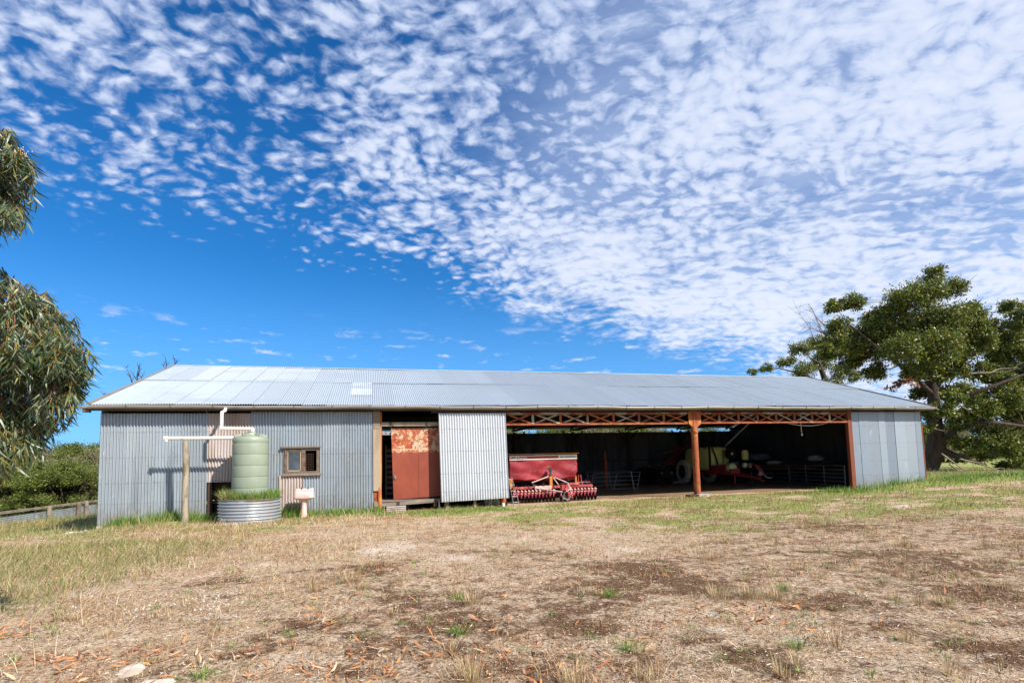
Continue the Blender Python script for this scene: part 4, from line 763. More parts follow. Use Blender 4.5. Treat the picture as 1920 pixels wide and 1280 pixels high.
b = MB(); b.add([(27.2, 8.0, .6), (27.2, 7.4, .6), (27.3, 7.0, 1.15), (27.3, 7.7, 1.15), (28.3, 8.0, .6), (28.3, 7.4, .6), (28.3, 7.0, 1.15), (28.3, 7.7, 1.15)], [(0, 1, 2, 3), (4, 7, 6, 5), (1, 5, 6, 2), (3, 2, 6, 7), (0, 3, 7, 4)]); b.box(27.35, 28.3, 6.6, 7.1, .62, 1.12); b.build('side_guard', M['spray_red'], sp)
b = MB(); b.lathe([(0, -.1), (.12, -.1), (.24, -.06), (.26, 0), (.26, .2), (0, .2)], axis='y', o=(27.65, 6.35, .98), n=24); b.build('rinse_tank', M['pale_yellow'], sp, smooth='auto')
b = MB(); b.box(27.38, 27.95, 6.1, 6.3, .68, .93); b.build('pump_cover', M['mach_red'], sp, bevel=.02)
b = MB(); b.lathe([(0, -.1), (.13, -.08), (.15, 0), (.13, .1), (0, .12)], axis='x', o=(28.1, 5.9, 1.12), n=18); b.lathe([(0, -.1), (.12, -.08), (.13, 0), (.0, .1)], axis='x', o=(28.4, 5.8, 1.1), n=18); b.build('foam_tank', M['pale_yellow'], sp, smooth=True)
b = MB(); b.lathe([(.08, -.12), (.30, -.12), (.30, -.09), (.14, -.08), (.14, .08), (.30, .09), (.30, .12), (.08, .12)], axis='y', o=(28.3, 7.3, 1.78), n=28); re_ = b.build('hose_reel', M['black'], sp, smooth='auto'); b = MB(); b.lathe([(0, -.15), (.07, -.15), (.07, .15)], axis='y', o=(28.3, 7.3, 1.78), n=14); b.build('hub', M['yellow'], re_)
b = MB(); b.lathe([(0, 1.4), (.16, 1.4), (.19, 1.5), (.19, 1.85), (.14, 1.95), (0, 1.97)], 28.95, 6.9, 18); b.build('chemical_tank', M['yellow'], sp, smooth='auto')
b = MB(); b.box(27.75, 28.3, 6.6, 6.95, 1.14, 1.30); b.build('control_box', M['tarp'], sp, bevel=.01)
b = MB(); b.tube([(27.65, 6.2, .6), (27.65, 6.2, .12)], .04, 8); b.box(27.58, 27.72, 6.12, 6.28, .08, .12); b.build('stand', M['spray_red'], sp)
b = MB(); b.tube([(28.02, 5.3, .8), (28.02, 5.3, .06)], .035, 8); b.box(27.92, 28.12, 5.2, 5.4, .0, .05); b.build('jack', M['dark_steel'], sp)
b = MB()
for k in range(6): b.tube([(28.0+.07*k, 5.5, 1.1), (28.05+.07*k, 5.1, 1.2-.03*k), (28.2+.05*k, 4.9, .8), (28.15, 5.1, .5)], .018, 6)
b.build('hose', M['mach_red'], sp, smooth=True)
b = MB()
for k in range(5): b.lathe([(.0, -.03), (.05, -.03), (.05, .03), (0, .03)], axis='y', o=(28.25+.09*(k % 3), 4.95, .62+.1*(k//3)), n=10)
b.tube([(28.4, 4.9, .7), (28.5, 4.7, .45), (28.7, 4.6, .42)], .03, 8); b.build('valve_block', M['dusty'], sp)
b = MB()
for k in range(5):
    z = 1.1+.25*k; b.beam((26.3+.2*k, 10.9, z), (27.0+.15*k, 11.3, z+.25), .03, .04); b.beam((26.4+.2*k, 11.1, z+.3), (27.1, 11.2, z), .03, .04)
b.beam((26.2, 11.2, 1.2), (28.0, 11.2, 2.3), .05, .06); b.beam((26.2, 11.2, 1.9), (28.6, 11.2, 2.5), .05, .06); b.build('folded_boom', M['spray_red'], sp)

# ---------------------------------------------------------------- dark buggy at the back
bg = empty('farm_buggy', (25.3, 10.6, 0), R(15), label='dark farm buggy with a rounded bonnet standing in the gloom left of the sprayer wheel', cat='buggy')
b = MB(); V = []; F = []; sec = [(-1.0, .5, .55, .45), (-.7, .6, .95, .4), (-.1, .62, 1.08, .35), (.5, .62, 1.1, .35), (1.2, .6, 1.0, .35), (1.5, .55, .8, .4)]; n = 20
for (y, w, h, zb) in sec:
    for k in range(n): c, s = se(2*math.pi*k/n, .5); V.append((w*c, y, (h+zb)/2+(h-zb)/2*s))
for j in range(len(sec)-1):
    for k in range(n): F.append((j*n+k, j*n+(k+1) % n, (j+1)*n+(k+1) % n, (j+1)*n+k))
F += [tuple(range(n))[::-1], tuple(range((len(sec)-1)*n, len(sec)*n))]; b.add(V, F); b.build('body', M['car'], bg, smooth='auto')
for x in (-.6, .6):
    for y in (-.6, 1.0): b = MB(); b.lathe([(.12, -.1), (.28, -.1), (.31, 0), (.28, .1), (.12, .1), (.0, .02)], axis='x', o=(x, y, .31), n=22); b.build('wheel', M['rubber'], bg, smooth='auto')
for x in (-.42, .42): b = MB(); b.lathe([(0, -.05), (.08, -.03), (.09, .02)], axis='y', o=(x, -.95, .72), n=14); b.build('headlight', M['steel'], bg, smooth=True)
b = MB(); b.tube([(-.5, -.2, 1.05), (-.5, .1, 1.2), (.5, .1, 1.2), (.5, -.2, 1.05)], .025, 8); b.build('handle_rail', M['steel'], bg)
b = MB(); b.box(25.9, 26.9, 9.6, 9.8, .1, .16); tag(b.build('metal_channel', M['steel']), 'short pale metal bar lying on the floor between buggy and sprayer wheel', 'bar')

# ---------------------------------------------------------------- hurdles and gates
def hurdle(name, a, c, h, rails, stiles, r=.018, lean=(0, 0), **k):
    rt = empty(name, tuple(a), 0, **k); ax = Vector(c)-Vector(a); ln = Vector((lean[0], lean[1], 0))
    for i in (0, 1): p = ax*i; MB().tube([p, p+Vector((0, 0, h))+ln], r*1.2, 8).build('end_stile', M['steel'], rt, smooth='auto')
    for i in range(rails): t = .12+(h-.12)*i/(rails-1); p = ln*(t/h); MB().tube([p+Vector((0, 0, t)), ax+p+Vector((0, 0, t))], r, 6).build('rail', M['steel'], rt, smooth='auto')
    for i in range(1, stiles+1): p = ax*(i/(stiles+1)); MB().tube([p+Vector((0, 0, .12)), p+Vector((0, 0, h))+ln], r, 6).build('stile', M['steel'], rt, smooth='auto')
    return rt
hurdle('sheep_hurdle', (18.45, 4.9, .02), (21.2, 5.3, .02), .92, 5, 1, .016, (.35, .25), label='leaning grey steel sheep hurdle nearest the red drill, its bright end foot toward the yard', cat='hurdle')
hurdle('sheep_hurdle', (19.2, 6.6, .02), (20.9, 5.0, .02), .98, 5, 1, .016, (-.1, .1), label='shorter steel hurdle crossing behind the leaning one beside the drill', cat='hurdle')
hurdle('farm_gate', (30.75, 5.6, .0), (29.45, .75, .0), 1.05, 6, 2, .022, label='long grey tubular gate inside the right end of the shed, closest to the corner post', cat='gate')
hurdle('farm_gate', (30.2, 9.6, .0), (30.8, 5.7, .0), 1.05, 5, 1, .022, label='dim tubular gate continuing deeper into the shed toward the sprayer', cat='gate')
b = MB(); b.box(21.1, 21.28, 8.9, 9.08, 0, 1.55); b.tube([(21.19, 8.99, 1.5), (21.19, 8.99, 2.1)], .07, 8); b.lathe([(0, -.02), (.05, -.02), (.05, .02)], axis='y', o=(21.19, 8.88, 1.85), n=10); tag(b.build('short_post', M['rust']), 'short brown post standing alone in the shadow behind the steel hurdles', 'post')
b = MB()
for s in (0, .22): b.tube([(13.28+s, -.2, 0), (13.16+s*.6, .05, 1.05)], .014, 6)
lad = b.build('narrow_ladder', M['steel']); tag(lad, 'narrow metal ladder piece leaning beside the post right of the white door', 'ladder'); b = MB()
for k in range(5): t = .12+.2*k; b.tube([(13.28-.12*t, -.2+.25*t, t*1.05), (13.5-.18*t, -.2+.25*t, t*1.05)], .011, 6)
b.build('rung', M['steel'], lad)
# scrap under the white door
def scrap_wheel(x, y, z, tilt, lab):
    b = MB(); b.lathe([(.11, -.03), (.17, -.035), (.185, 0), (.17, .035), (.11, .03)], axis='x', n=22); b.lathe([(.115, -.01), (.02, -.02), (.0, -.02)], axis='x', n=22); o = b.build('scrap_wheel', M['hub'], smooth='auto'); o.location = (x, y, z); o.rotation_euler = (0, tilt, R(35)); tag(o, lab, 'wheel'); return o
scrap_wheel(12.45, .35, .17, R(18), 'small pale discarded wheel under the white door, the left one'); scrap_wheel(12.72, .28, .18, R(-14), 'small pale discarded wheel leaning nearest the rusty post under the white door')
b = MB(); random.seed(5)
for k in range(9): x = 11.9+k*.07; b.tube([(x, .5, .04), (x+random.uniform(.1, .35), .3+random.uniform(-.2, .2), random.uniform(.03, .16))], .014, 6)
tag(b.build('stick_pile', M['pale_wood']), 'heap of pale sticks and offcuts under the white sliding door', 'sticks')
b = MB(); b.lathe([(0, 0), (.05, 0), (.055, .12), (.05, .13), (0, .13)], 12.86, -.3, 12); tag(b.build('paint_tin', M['pvc']), 'small pale tin on the ground at the foot of the rusty post', 'tin')

# ---------------------------------------------------------------- load on the flat trailer at the right
tr = empty('flat_trailer', (0, 0, 0), label='low dark flat deck trailer loaded with old timber at the right of the open bay', cat='trailer')
b = MB(); b.box(31.2, 37.2-4.2, 4.2, 11, .95, 1.05); b.build('deck', M['dark_wood'], tr); b = MB(); b.box(31.3, 31.4, 4.3, 10.9, .8, .95); b.box(32.8, 32.9, 4.3, 10.9, .8, .95); b.build('chassis_rail', M['oxide'], tr)
for x in (31.35, 32.85):
    for y in (6, 8): b = MB(); b.lathe([(.0, -.05), (.2, -.09), (.36, -.09), (.4, 0), (.36, .09), (.0, .09)], axis='x', o=(x, y, .4), n=24); b.build('wheel', M['rubber'], tr, smooth='auto')
random.seed(21)
for k in range(14):
    y = random.uniform(4.3, 8.6); x = random.uniform(31.2, 31.9); L_ = random.uniform(.8, 1.6); a = random.uniform(-.5, 1.4); z = 1.07+.045*(k % 5)
    b = MB(); b.beam((0, 0, 0), (L_*math.cos(a), L_*math.sin(a), random.uniform(-.0, .12)), .16, .03); o = b.build('old_board', M['board']); o.location = (x, y, z)
    tag(o, 'weathered brown board in the jumbled load on the flat trailer', 'board', 'boards heaped on the flat trailer')
def lump(name, c, r, m, lab, cat, amp=.25, seed=1):
    b = MB(); n = 28; V = []; F = []; rs = np.random.default_rng(seed); ph = rs.uniform(0, 6, 6)
    for j in range(15):
        t = math.pi*j/14
        for k in range(n):
            a = 2*math.pi*k/n; q = 1+amp*(math.sin(3*a+ph[0]+2*t)*.4+math.sin(5*a+ph[1]-3*t)*.3+math.sin(7*t+ph[2]+a)*.3)*math.sin(t); V.append((r[0]*q*math.sin(t)*math.cos(a), r[1]*q*math.sin(t)*math.sin(a), max(r[2]*q*math.cos(t), -r[2]*.75)))
    for j in range(14):
        for k in range(n): F.append((j*n+k, j*n+(k+1) % n, (j+1)*n+(k+1) % n, (j+1)*n+k))
    b.add(V, F); o = b.build(name, m, smooth=True); o.location = c; tag(o, lab, cat); return o
lump('wool_sack', (31.6, 4.6, 1.40), (.42, .35, .17), M['sack'], 'crumpled pale grey sack lying on top of the boards near the gate', 'sack', .3, 3)
lump('folded_tarpaulin', (31.4, 9.0, 1.55), (.75, .8, .3), M['tarp'], 'blue grey tarpaulin heap on the trailer behind the sprayer hitch', 'tarpaulin', .3, 8)
lump('rag_bundle', (31.5, 7.6, 1.2), (.4, .4, .12), M['sack'], 'flat bundle of pale rags on the trailer between tarpaulin and sack', 'rags', .3, 12)

# ---------------------------------------------------------------- fence on the left
fn = empty('yard_fence', (0, 0, 0), label='low corrugated iron fence with a grey timber top rail left of the shed', cat='fence')
def gr(px, py, z):
    d = ray(px, py); t = (z-CAM[2])/d[2]; return CAM+d*t
A = gr(-60, 969, .12); B = gr(230, 932, .12); A = Vector(A); B = Vector(B); ax = (B-A); nrm = Vector((-ax.y, ax.x, 0)).normalized()
b = MB(); rows = 48
for j in range(rows+1):
    z = -.62+.58*j/rows; w = .009*math.cos(2*math.pi*z/.076)
    for i in range(2): p = A+ax*i+nrm*w; b.v.append((p.x, p.y, z+(A.z if i == 0 else B.z)-.12))
for j in range(rows): b.f.append((2*j, 2*j+1, 2*j+3, 2*j+2))
b.build('iron_sheet', M['galv'], fn, smooth=True, tint=[1.05, 1.1, 1.2])
b = MB(); b.beam(A-nrm*.06+Vector((0, 0, -.0)), B-nrm*.06, .09, .11); b.build('top_rail', M['grey_wood'], fn, bevel=.01)
for t in (.1, .38, .58, .64, .77, .95):
    p = A+ax*t-nrm*.16; b = MB(); b.tube([(p.x, p.y, -.9), (p.x, p.y, .2+.02*math.sin(t*30))], .085, 10); b.build('fence_post', M['grey_wood'], fn, smooth='auto')

# ---------------------------------------------------------------- stones
def stone(c, r, lab, seed, group=None):
    rs = np.random.default_rng(seed); b = MB(); n = 18; V = []; F = []; ph = rs.uniform(0, 6, 5)
    for j in range(11):
        t = math.pi*j/10
        for k in range(n): a = 2*math.pi*k/n; q = 1+.16*math.sin(2*a+ph[0]+t)+.12*math.sin(3*a+ph[1]-2*t)+.06*math.sin(5*a+ph[2]+3*t)+.03*rs.normal(); V.append((r[0]*q*math.sin(t)*math.cos(a), r[1]*q*math.sin(t)*math.sin(a), r[2]*q*math.cos(t)))
    for j in range(10):
        for k in range(n): F.append((j*n+k, j*n+(k+1) % n, (j+1)*n+(k+1) % n, (j+1)*n+k))
    b.add(V, F); o = b.build('rock', M['stone'], smooth='auto'); o.location = (c[0], c[1], float(gz(c[0], c[1]))+c[2]); tag(o, lab, 'rock', group); return o
stone((6.25, -14.15, .0), (.11, .17, .03), 'broad flat pale stone half sunk in the leaf litter at the lower left', 1)
stone((6.6, -14.62, -.005), (.13, .1, .03), 'smaller pale stone just in front of the broad flat one', 2)
stone((5.55, -14.35, -.01), (.12, .12, .03), 'pale stone at the bottom left corner of the yard', 3)
P_ = [tuple(gr(px, py, -.27)[:2]) for px, py in ((98, 1006), (116, 1008), (138, 1001), (152, 1007), (166, 1003), (158, 998), (174, 999), (128, 1010))]
for i, (x, y) in enumerate(P_): stone((x, y, .05), (.17+.05*(i % 3), .13+.03*(i % 2), .10), 'pale limestone rock lying in the grass below the left corner of the shed', 10+i, 'rocks below the left corner of the shed')
b = MB()
for k in range(4): b.box(.02+.3*k, .3+.3*k, -.04, .12, -.5, -.03)
b.build('foundation', M['stone'], shed)

# ---------------------------------------------------------------- trees
def crown_leaves(clumps, per, size, asp=.36, subs=9, droop=.3, flat=.75, dens=1.0):
    """clumps: (centre, radius); leaves gathered into small sprays inside every clump"""
    parts = []
    for (c, r) in clumps:
        n = int(per*(r**2)*dens); c = np.array(c); ns = max(4, int(subs*r**1.3)); sc = rdir(ns)*(RNG.random((ns, 1))**.4)*r*.85; sc[:, 2] *= flat
        i = RNG.integers(0, ns, n); P = c+sc[i]+RNG.normal(size=(n, 3))*r*.21*np.array([1, 1, .7])
        D = rdir(n); D[:, 2] -= droop; D = unit(D+unit(sc[i])*.5); S = unit(np.cross(D, rdir(n))); L_ = size*RNG.uniform(.6, 1.3, n)
        parts.append(strips(P, D, L_, L_*asp, S, D*0, (.15, 1, .1)))
    return join(parts)
def limb(b, a, c, r0, r1, n=7, wob=.12, seg=6, sag=0):
    a = np.array(a, float); c = np.array(c, float); L_ = np.linalg.norm(c-a); pts = []; ph = random.uniform(0, 6); q = random.uniform(0, 6)
    for i in range(seg+1):
        t = i/seg; w = math.sin(t*math.pi)*wob*L_; pts.append(tuple(a+(c-a)*t+np.array([math.sin(t*5+ph), math.cos(t*4+q), math.sin(t*6+q)*.6+sag])*w*.6))
    b.tube(pts, [r0+(r1-r0)*(i/seg) for i in range(seg+1)], n); return pts
def px_tree(name, base, trunk_nodes, clumps, depth, label, cat, group=None, r0=.5, per=420, size=.2, leaf='tree_leaf', brown=(), twigs=()):
    rt = empty(name, base, 0, label=label, cat=cat, group=group); ppm = F_PX/depth; off = np.array(base)
    nodes = [np.array([0., 0, -.3])]+[W(px, py, depth+dd)-off for px, py, dd in trunk_nodes[0]]
    b = MB(); rr = r0*np.array([1, .85, .7, .5, .36, .26, .16])[:len(nodes)]; b.tube([tuple(p) for p in nodes], list(rr), 12); alln = list(zip(nodes, rr))
    for br in trunk_nodes[1:]:
        st = nodes[br[0]]; p0 = st; r_ = rr[br[0]]*.5
        pts = [p0]+[W(px, py, depth+dd)-off for px, py, dd in br[1]]; rad = np.linspace(r_, r_*.3, len(pts)); b.tube([tuple(p) for p in pts], list(rad), 9); alln += list(zip(pts[1:], rad[1:]))
    C_ = []
    for (px, py, rp, dd) in clumps: C_.append((W(px, py, depth+dd)-off, rp/ppm))
    for (c, r) in C_:
        k = int(np.argmin([np.linalg.norm(c-p) for p, _ in alln])); limb(b, alln[k][0], c, min(.07, alln[k][1]*.5), .02, 6)
        for q in range(3): limb(b, c, c+rdir(1)[0]*r*.8, .03, .01, 4)
    b.build('trunk', M['bark'], rt, smooth='auto')
    if twigs:
        for (x0, y0, x1, y1, dd) in twigs:
            b = MB(); a = W(x0, y0, depth+dd)-off; c = W(x1, y1, depth+dd)-off; pts = limb(b, a, c, .05, .015, 5)
            for q in range(6): s = np.array(pts[random.randint(2, 6)]); limb(b, s, s+(c-a)*.28+rdir(1)[0]*np.linalg.norm(c-a)*.28, .018, .006, 4)
            b.build('dead_branch', M['dead_bark'], rt, smooth='auto')
    fast_mesh('crown', *crown_leaves(C_, per, size*.62, .5, 30, .2, .85, 7.5), M[leaf], rt)
    if brown:
        B_ = [(W(px, py, depth+dd)-off, rp/ppm) for px, py, rp, dd in brown]; o = fast_mesh('dead_foliage', *crown_leaves(B_, per, size), M['brown_leaf'], rt); o['label'] = 'clump of dead brown foliage'
    return rt
def rc(L_): return [(a, b_, c, random.uniform(-2.2, 2.2)) for a, b_, c in L_]
bx, by = 42.2, 7.0
big = rc([(1752, 515, 22), (1782, 540, 24), (1738, 548, 30), (1700, 560, 34), (1668, 590, 28), (1720, 610, 42), (1775, 600, 42), (1815, 590, 30), (1835, 615, 24), (1760, 650, 44), (1700, 655, 38), (1650, 645, 38), (1610, 635, 32), (1575, 610, 22), (1560, 575, 16), (1598, 568, 22), (1575, 570, 15), (1630, 600, 20), (1565, 640, 24), (1600, 675, 26), (1640, 695, 24), (1740, 700, 24), (1790, 690, 30), (1825, 650, 30), (1805, 735, 24), (1800, 785, 22), (1850, 795, 26), (1885, 835, 26), (1835, 830, 18), (1910, 790, 26), (1865, 755, 26), (1740, 770, 20), (1770, 800, 16), (1735, 805, 14), (1795, 828, 16), (1835, 852, 18), (1885, 872, 18), (1912, 850, 24), (1850, 765, 24), (1900, 745, 26), (1815, 770, 18), (1770, 735, 18), (1720, 735, 16), (1870, 810, 26), (1925, 880, 20), (1725, 680, 26), (1762, 700, 24), (1745, 735, 22), (1785, 745, 20), (1712, 700, 20), (1840, 700, 26), (1880, 720, 28), (1830, 745, 22), (1600, 650, 26), (1645, 620, 26), (1690, 620, 30), (1560, 660, 22), (1545, 650, 14), (1660, 600, 18), (1850, 640, 20), (1800, 860, 12), (1775, 770, 16), (1905, 770, 26)])
px_tree('gum_tree', (bx, by, float(gz(bx, by))),
        [[(1757, 840, 0), (1752, 790, 0), (1750, 740, 0), (1745, 680, 0), (1735, 620, 0), (1745, 550, 0)],
         (3, [(1700, 695, -1), (1650, 655, -1), (1595, 610, -1)]), (3, [(1790, 660, 1), (1805, 600, 1)]), (2, [(1790, 748, -1), (1850, 728, -2), (1925, 700, -2)]),
         (1, [(1790, 805, -1), (1850, 790, -2), (1930, 800, -2)]), (1, [(1795, 855, -1), (1850, 872, -2)]), (5, [(1700, 595, 0), (1690, 560, 0)])],
        big, 34.2, 'large dark green gum tree with a thick trunk beside the right end of the shed', 'tree', r0=.6, per=430, size=.25, brown=rc([(1690, 718, 16), (1712, 715, 12), (1670, 728, 10)]),
        twigs=[(1560, 620, 1515, 570, 0), (1550, 625, 1500, 610, 0), (1570, 650, 1530, 600, 0), (1800, 760, 1860, 790, -2), (1780, 870, 1840, 900, -3), (1800, 860, 1880, 884, -3), (1820, 700, 1900, 690, -2), (1765, 850, 1825, 895, -3), (1790, 560, 1815, 530, 0)])
b2 = W(1945, 870, 37); px_tree('gum_tree', (b2[0], b2[1], float(gz(b2[0], b2[1]))), [[(1945, 830, 0), (1935, 760, 0), (1925, 690, 0), (1915, 630, 0)], (2, [(1890, 690, 0), (1870, 650, 0)])],
        rc([(1895, 575, 18), (1917, 600, 26), (1872, 612, 18), (1885, 640, 30), (1915, 660, 34), (1862, 675, 26), (1895, 700, 32), (1935, 620, 34), (1950, 690, 40), (1940, 740, 34), (1960, 780, 36), (1985, 700, 40)]), 37, 'gum tree at the far right edge, its crown cut by the picture side', 'tree', r0=.42, per=430, size=.25)
b3 = W(1545, 870, 50); px_tree('gum_tree', (b3[0], b3[1], float(gz(b3[0], b3[1]))), [[(1548, 780, 0), (1550, 720, 0), (1535, 680, 0)], (2, [(1500, 700, 0), (1460, 690, 0)])],
        rc([(1500, 655, 20), (1530, 642, 18), (1545, 672, 24), (1475, 678, 16), (1440, 690, 13), (1412, 697, 10), (1575, 698, 20), (1510, 692, 20), (1604, 706, 14), (1500, 720, 26), (1560, 730, 26)]), 50, 'darker gum tree whose crown shows above the ridge behind the right part of the roof', 'tree', r0=.4, per=330, size=.24,
        twigs=[(1545, 640, 1525, 585, 0), (1530, 640, 1500, 590, 0)])

# scrub: one proto of each kind, copies turned and scaled
def bush_proto(name, kind, label, group, seed):
    global RNG; RNG = np.random.default_rng(seed); rt = empty(name, (0, 0, 0), 0, label=label, cat='bush', group=group)
    n = 15; cl = []
    for k in range(n):
        a = 2*math.pi*k/n*2.4; rr = .25+1.15*((k/n)**.6); cl.append((np.array([rr*math.cos(a), rr*math.sin(a), 1.05+.95*math.sqrt(max(0, 1-(rr/1.6)**2))+random.uniform(-.15, .2)]), random.uniform(.5, .75)))
    for k in range(9): a = 2*math.pi*k/9; cl.append((np.array([1.35*math.cos(a), 1.35*math.sin(a), random.uniform(.45, .8)]), .55))
    b = MB()
    for k in range(0, n, 2): limb(b, (0, 0, -.3), tuple(cl[k][0]), .06, .015, 5)
    b.build('trunk', M['bark'], rt, smooth='auto'); fast_mesh('crown', *crown_leaves(cl, 3200, .075, .45, 16, -.35, .7), M[kind], rt); return rt
def copy_tree(o, parent=None):
    c = o.copy(); COL.objects.link(c); c.parent = parent
    for ch in list(o.children): copy_tree(ch, c)
    return c
g1_ = 'green scrub bushes behind the fence'; g2_ = 'greyish scrub bushes behind the fence'
pg = bush_proto('scrub_bush', 'scrub_leaf', 'rounded yellow green bush in the scrub rising beyond the low fence', g1_, 31)
pq = bush_proto('scrub_bush', 'scrub_grey', 'rounded grey brown bush in the scrub rising beyond the low fence', g2_, 32)
used = set(); rs = random.Random(4)
for i in range(40):
    dep = 29+rs.random()*16 if i < 28 else 46+rs.random()*14; px = rs.uniform(-70, 260); p = W(px, 900, dep)
    pr = pq if i % 3 == 2 else pg; o = pr if pr not in used else copy_tree(pr); used.add(pr)
    s = rs.choice((.8, 1.0, 1.2, 1.6))*(1 if i < 28 else 1.35); o.location = (p[0], p[1], float(gz(p[0], p[1]))-.1); o.rotation_euler = (0, 0, rs.uniform(0, 6.28)); o.scale = (s*1.1, s*1.1, s*rs.uniform(.85, 1.15))
for i in range(13):
    x = 15+i*3.4+rs.uniform(-1, 1); y = 27+rs.uniform(-2, 4); o = copy_tree(pg if i % 2 else pq); o['label'] = 'tall scrub bush glimpsed through the slot under the rear eave of the shed'; o['group'] = 'bushes behind the shed'
    s = rs.uniform(1.6, 2.25); o.location = (x, y, float(gz(x, y))-.1); o.rotation_euler = (0, 0, rs.uniform(0, 6.28)); o.scale = (s*.9, s*.9, s)
for i in range(14):
    dep = 60+rs.random()*40; px = 1735+rs.random()*260; p = W(px, 870, dep); o = copy_tree(pg if i % 3 else pq); o['label'] = 'distant bush on the flat field seen under the boughs of the large gum tree'; o['group'] = 'distant bushes at the right'
    s = rs.uniform(1.0, 1.9); o.location = (p[0], p[1], float(gz(p[0], p[1]))-.1); o.rotation_euler = (0, 0, rs.uniform(0, 6.28)); o.scale = (s*1.2, s*1.2, s)

# bare dead trees behind the roof
RNG = np.random.default_rng(77)
def dead(pxs, label, top=None):
    (x0, y0) = pxs[0]; p = W(x0, y0, 40); rt = empty('dead_tree', (p[0], p[1], 0), 0, label=label, cat='dead tree'); off = np.array([p[0], p[1], 0]); b = MB()
    base = W(x0, y0, 40)-off; b.tube([(0, 0, -.4), (.1, 0, base[2]*.5), tuple(base)], [.16, .1, .055], 8); b.build('trunk', M['bark'], rt, smooth='auto'); b = MB()
    for br in pxs[1:]:
        pts = [tuple(W(q[0], q[1], 40)-off) for q in br]; b.tube(pts, list(np.linspace(.05, .012, len(pts))), 6)
        for q in range(4): s = np.array(pts[random.randint(1, len(pts)-1)]); limb(b, s, s+np.array([random.uniform(-.3, .3), 0, random.uniform(.1, .45)]), .018, .006, 4)
    b.build('bare_branches', M['bark'], rt, smooth='auto')
dead([(250, 725), [(250, 725), (245, 708), (237, 689)], [(250, 725), (247, 712), (243, 706)]], 'single leaning bare dead stem poking over the left roof edge')
dead([(261, 722), [(261, 722), (257, 705), (260, 690), (257, 679)], [(261, 720), (254, 708), (250, 702)], [(261, 722), (265, 708), (268, 701)], [(259, 705), (262, 694), (261, 684)]], 'forked bare dead tree poking over the left roof slope')
dead([(310, 700), [(310, 700), (312, 684), (310, 670)], [(310, 698), (307, 686)]], 'thin bare dead tree just left of the roof peak')
dead([(328, 700), [(328, 700), (328, 684), (327, 674)], [(328, 682), (331, 679)]], 'thin bare dead tip right at the roof peak')
dead([(202, 760), [(202, 760), (196, 741), (188, 732)]], 'low bare dead twig left of the roof corner')

# ---------------------------------------------------------------- near gum tree at the left edge
def near_gum():
    global RNG; RNG = np.random.default_rng(5)
    base = W(-420, 1150, 5.6); base = np.array([base[0], base[1], float(gz(base[0], base[1]))])
    rt = empty('gum_tree', tuple(base), 0, label='close gum tree with long hanging sickle leaves reaching in from the left edge', cat='tree')
    b = MB(); nodes = [np.array([0, 0, -.3]), np.array([.05, .05, 1.2]), np.array([.0, .1, 2.4]), np.array([-.1, .1, 3.6]), np.array([0, .15, 4.9])]
    b.tube([tuple(p) for p in nodes], [.24, .2, .17, .13, .07], 14)
    low = [(20, 560, 46), (45, 590, 52), (90, 600, 44), (20, 640, 60), (80, 650, 58), (120, 655, 40), (30, 710, 62), (95, 705, 52), (132, 690, 26), (20, 780, 56), (60, 770, 42), (105, 745, 30), (130, 722, 24), (15, 835, 40), (45, 820, 24), (-60, 600, 80), (-60, 700, 90), (-70, 800, 80), (-10, 520, 34), (60, 555, 28), (-160, 620, 100), (-170, 750, 100)]
    upr = [(-10, 290, 52), (25, 300, 30), (5, 350, 44), (-30, 380, 44), (15, 392, 20), (0, 250, 22), (40, 285, 14), (-90, 300, 80), (-100, 380, 80), (-170, 250, 110)]
    parts = []; tw = MB(); fl = MB(); ppm = F_PX/5.0; twg = []
    for (px, py, rp) in low+upr:
        dd = random.uniform(-.28, .35); c = W(px, py, 5.0+dd)-base; r = rp/ppm; k = int(np.argmin([abs(p[2]-(c[2]+.5)) for p in nodes[1:]]))+1
        limb(b, nodes[k], c, .045, .010, 6, .10, 8, .5)
        nt = int(80*(r/.25)**1.7)+8
        for q in range(nt):
            d = rdir(1)[0]; s = c+d*r*(RNG.random()**.4)*np.array([1, 1, .95]); e = s+np.array([d[0]*.06, d[1]*.06, -.05-.10*RNG.random()]); 
            if RNG.random() < .5: twg.append((c+(s-c)*.4, s, e))
            n = RNG.integers(5, 10); t = RNG.random(n)[:, None]; P = s+(e-s)*t+RNG.normal(size=(n, 3))*.008
            D = rdir(n)*.75; D[:, 2] -= 1.0; D = unit(D+np.array([.12, 0, 0])); S = unit(np.cross(D, rdir(n))); L_ = RNG.uniform(.075, .165, n)
            Bn = (S*RNG.uniform(-.35, .35, n)[:, None]+rdir(n)*.12)*L_[:, None]; S2 = unit(np.cross(D, unit(S+rdir(n)*.6)))
            parts.append(strips(P, D, L_, RNG.uniform(.010, .019, n), S2, Bn, (.12, .8, 1, .78, .42, .04)))
            if py < 620 and RNG.random() < .035:
                for z in range(9): q3 = s+RNG.normal(size=3)*.018+np.array([0, 0, .02*z*.5]); fl.lathe([(0, -.004), (.005, 0), (0, .004)], q3[0], q3[1], 5) if False else fl.add([q3+np.array(v)*.006 for v in ((1, 0, 0), (-.5, .87, 0), (-.5, -.87, 0), (0, 0, 1.4), (0, 0, -1.2))], [(0, 1, 3), (1, 2, 3), (2, 0, 3), (1, 0, 4), (2, 1, 4), (0, 2, 4)])
    b.build('trunk', M['bark'], rt, smooth='auto')
    for a, s, e in twg: tw.tube([tuple(a), tuple(s), tuple(e)], [.004, .003, .0015], 4, False)
    tw.build('twigs', M['gum_twig'], rt); fl.build('flower_buds', M['gum_flower'], rt)['kind'] = 'stuff'
    fast_mesh('crown', *join(parts), M['gum_leaf'], rt, smooth=True)
near_gum()

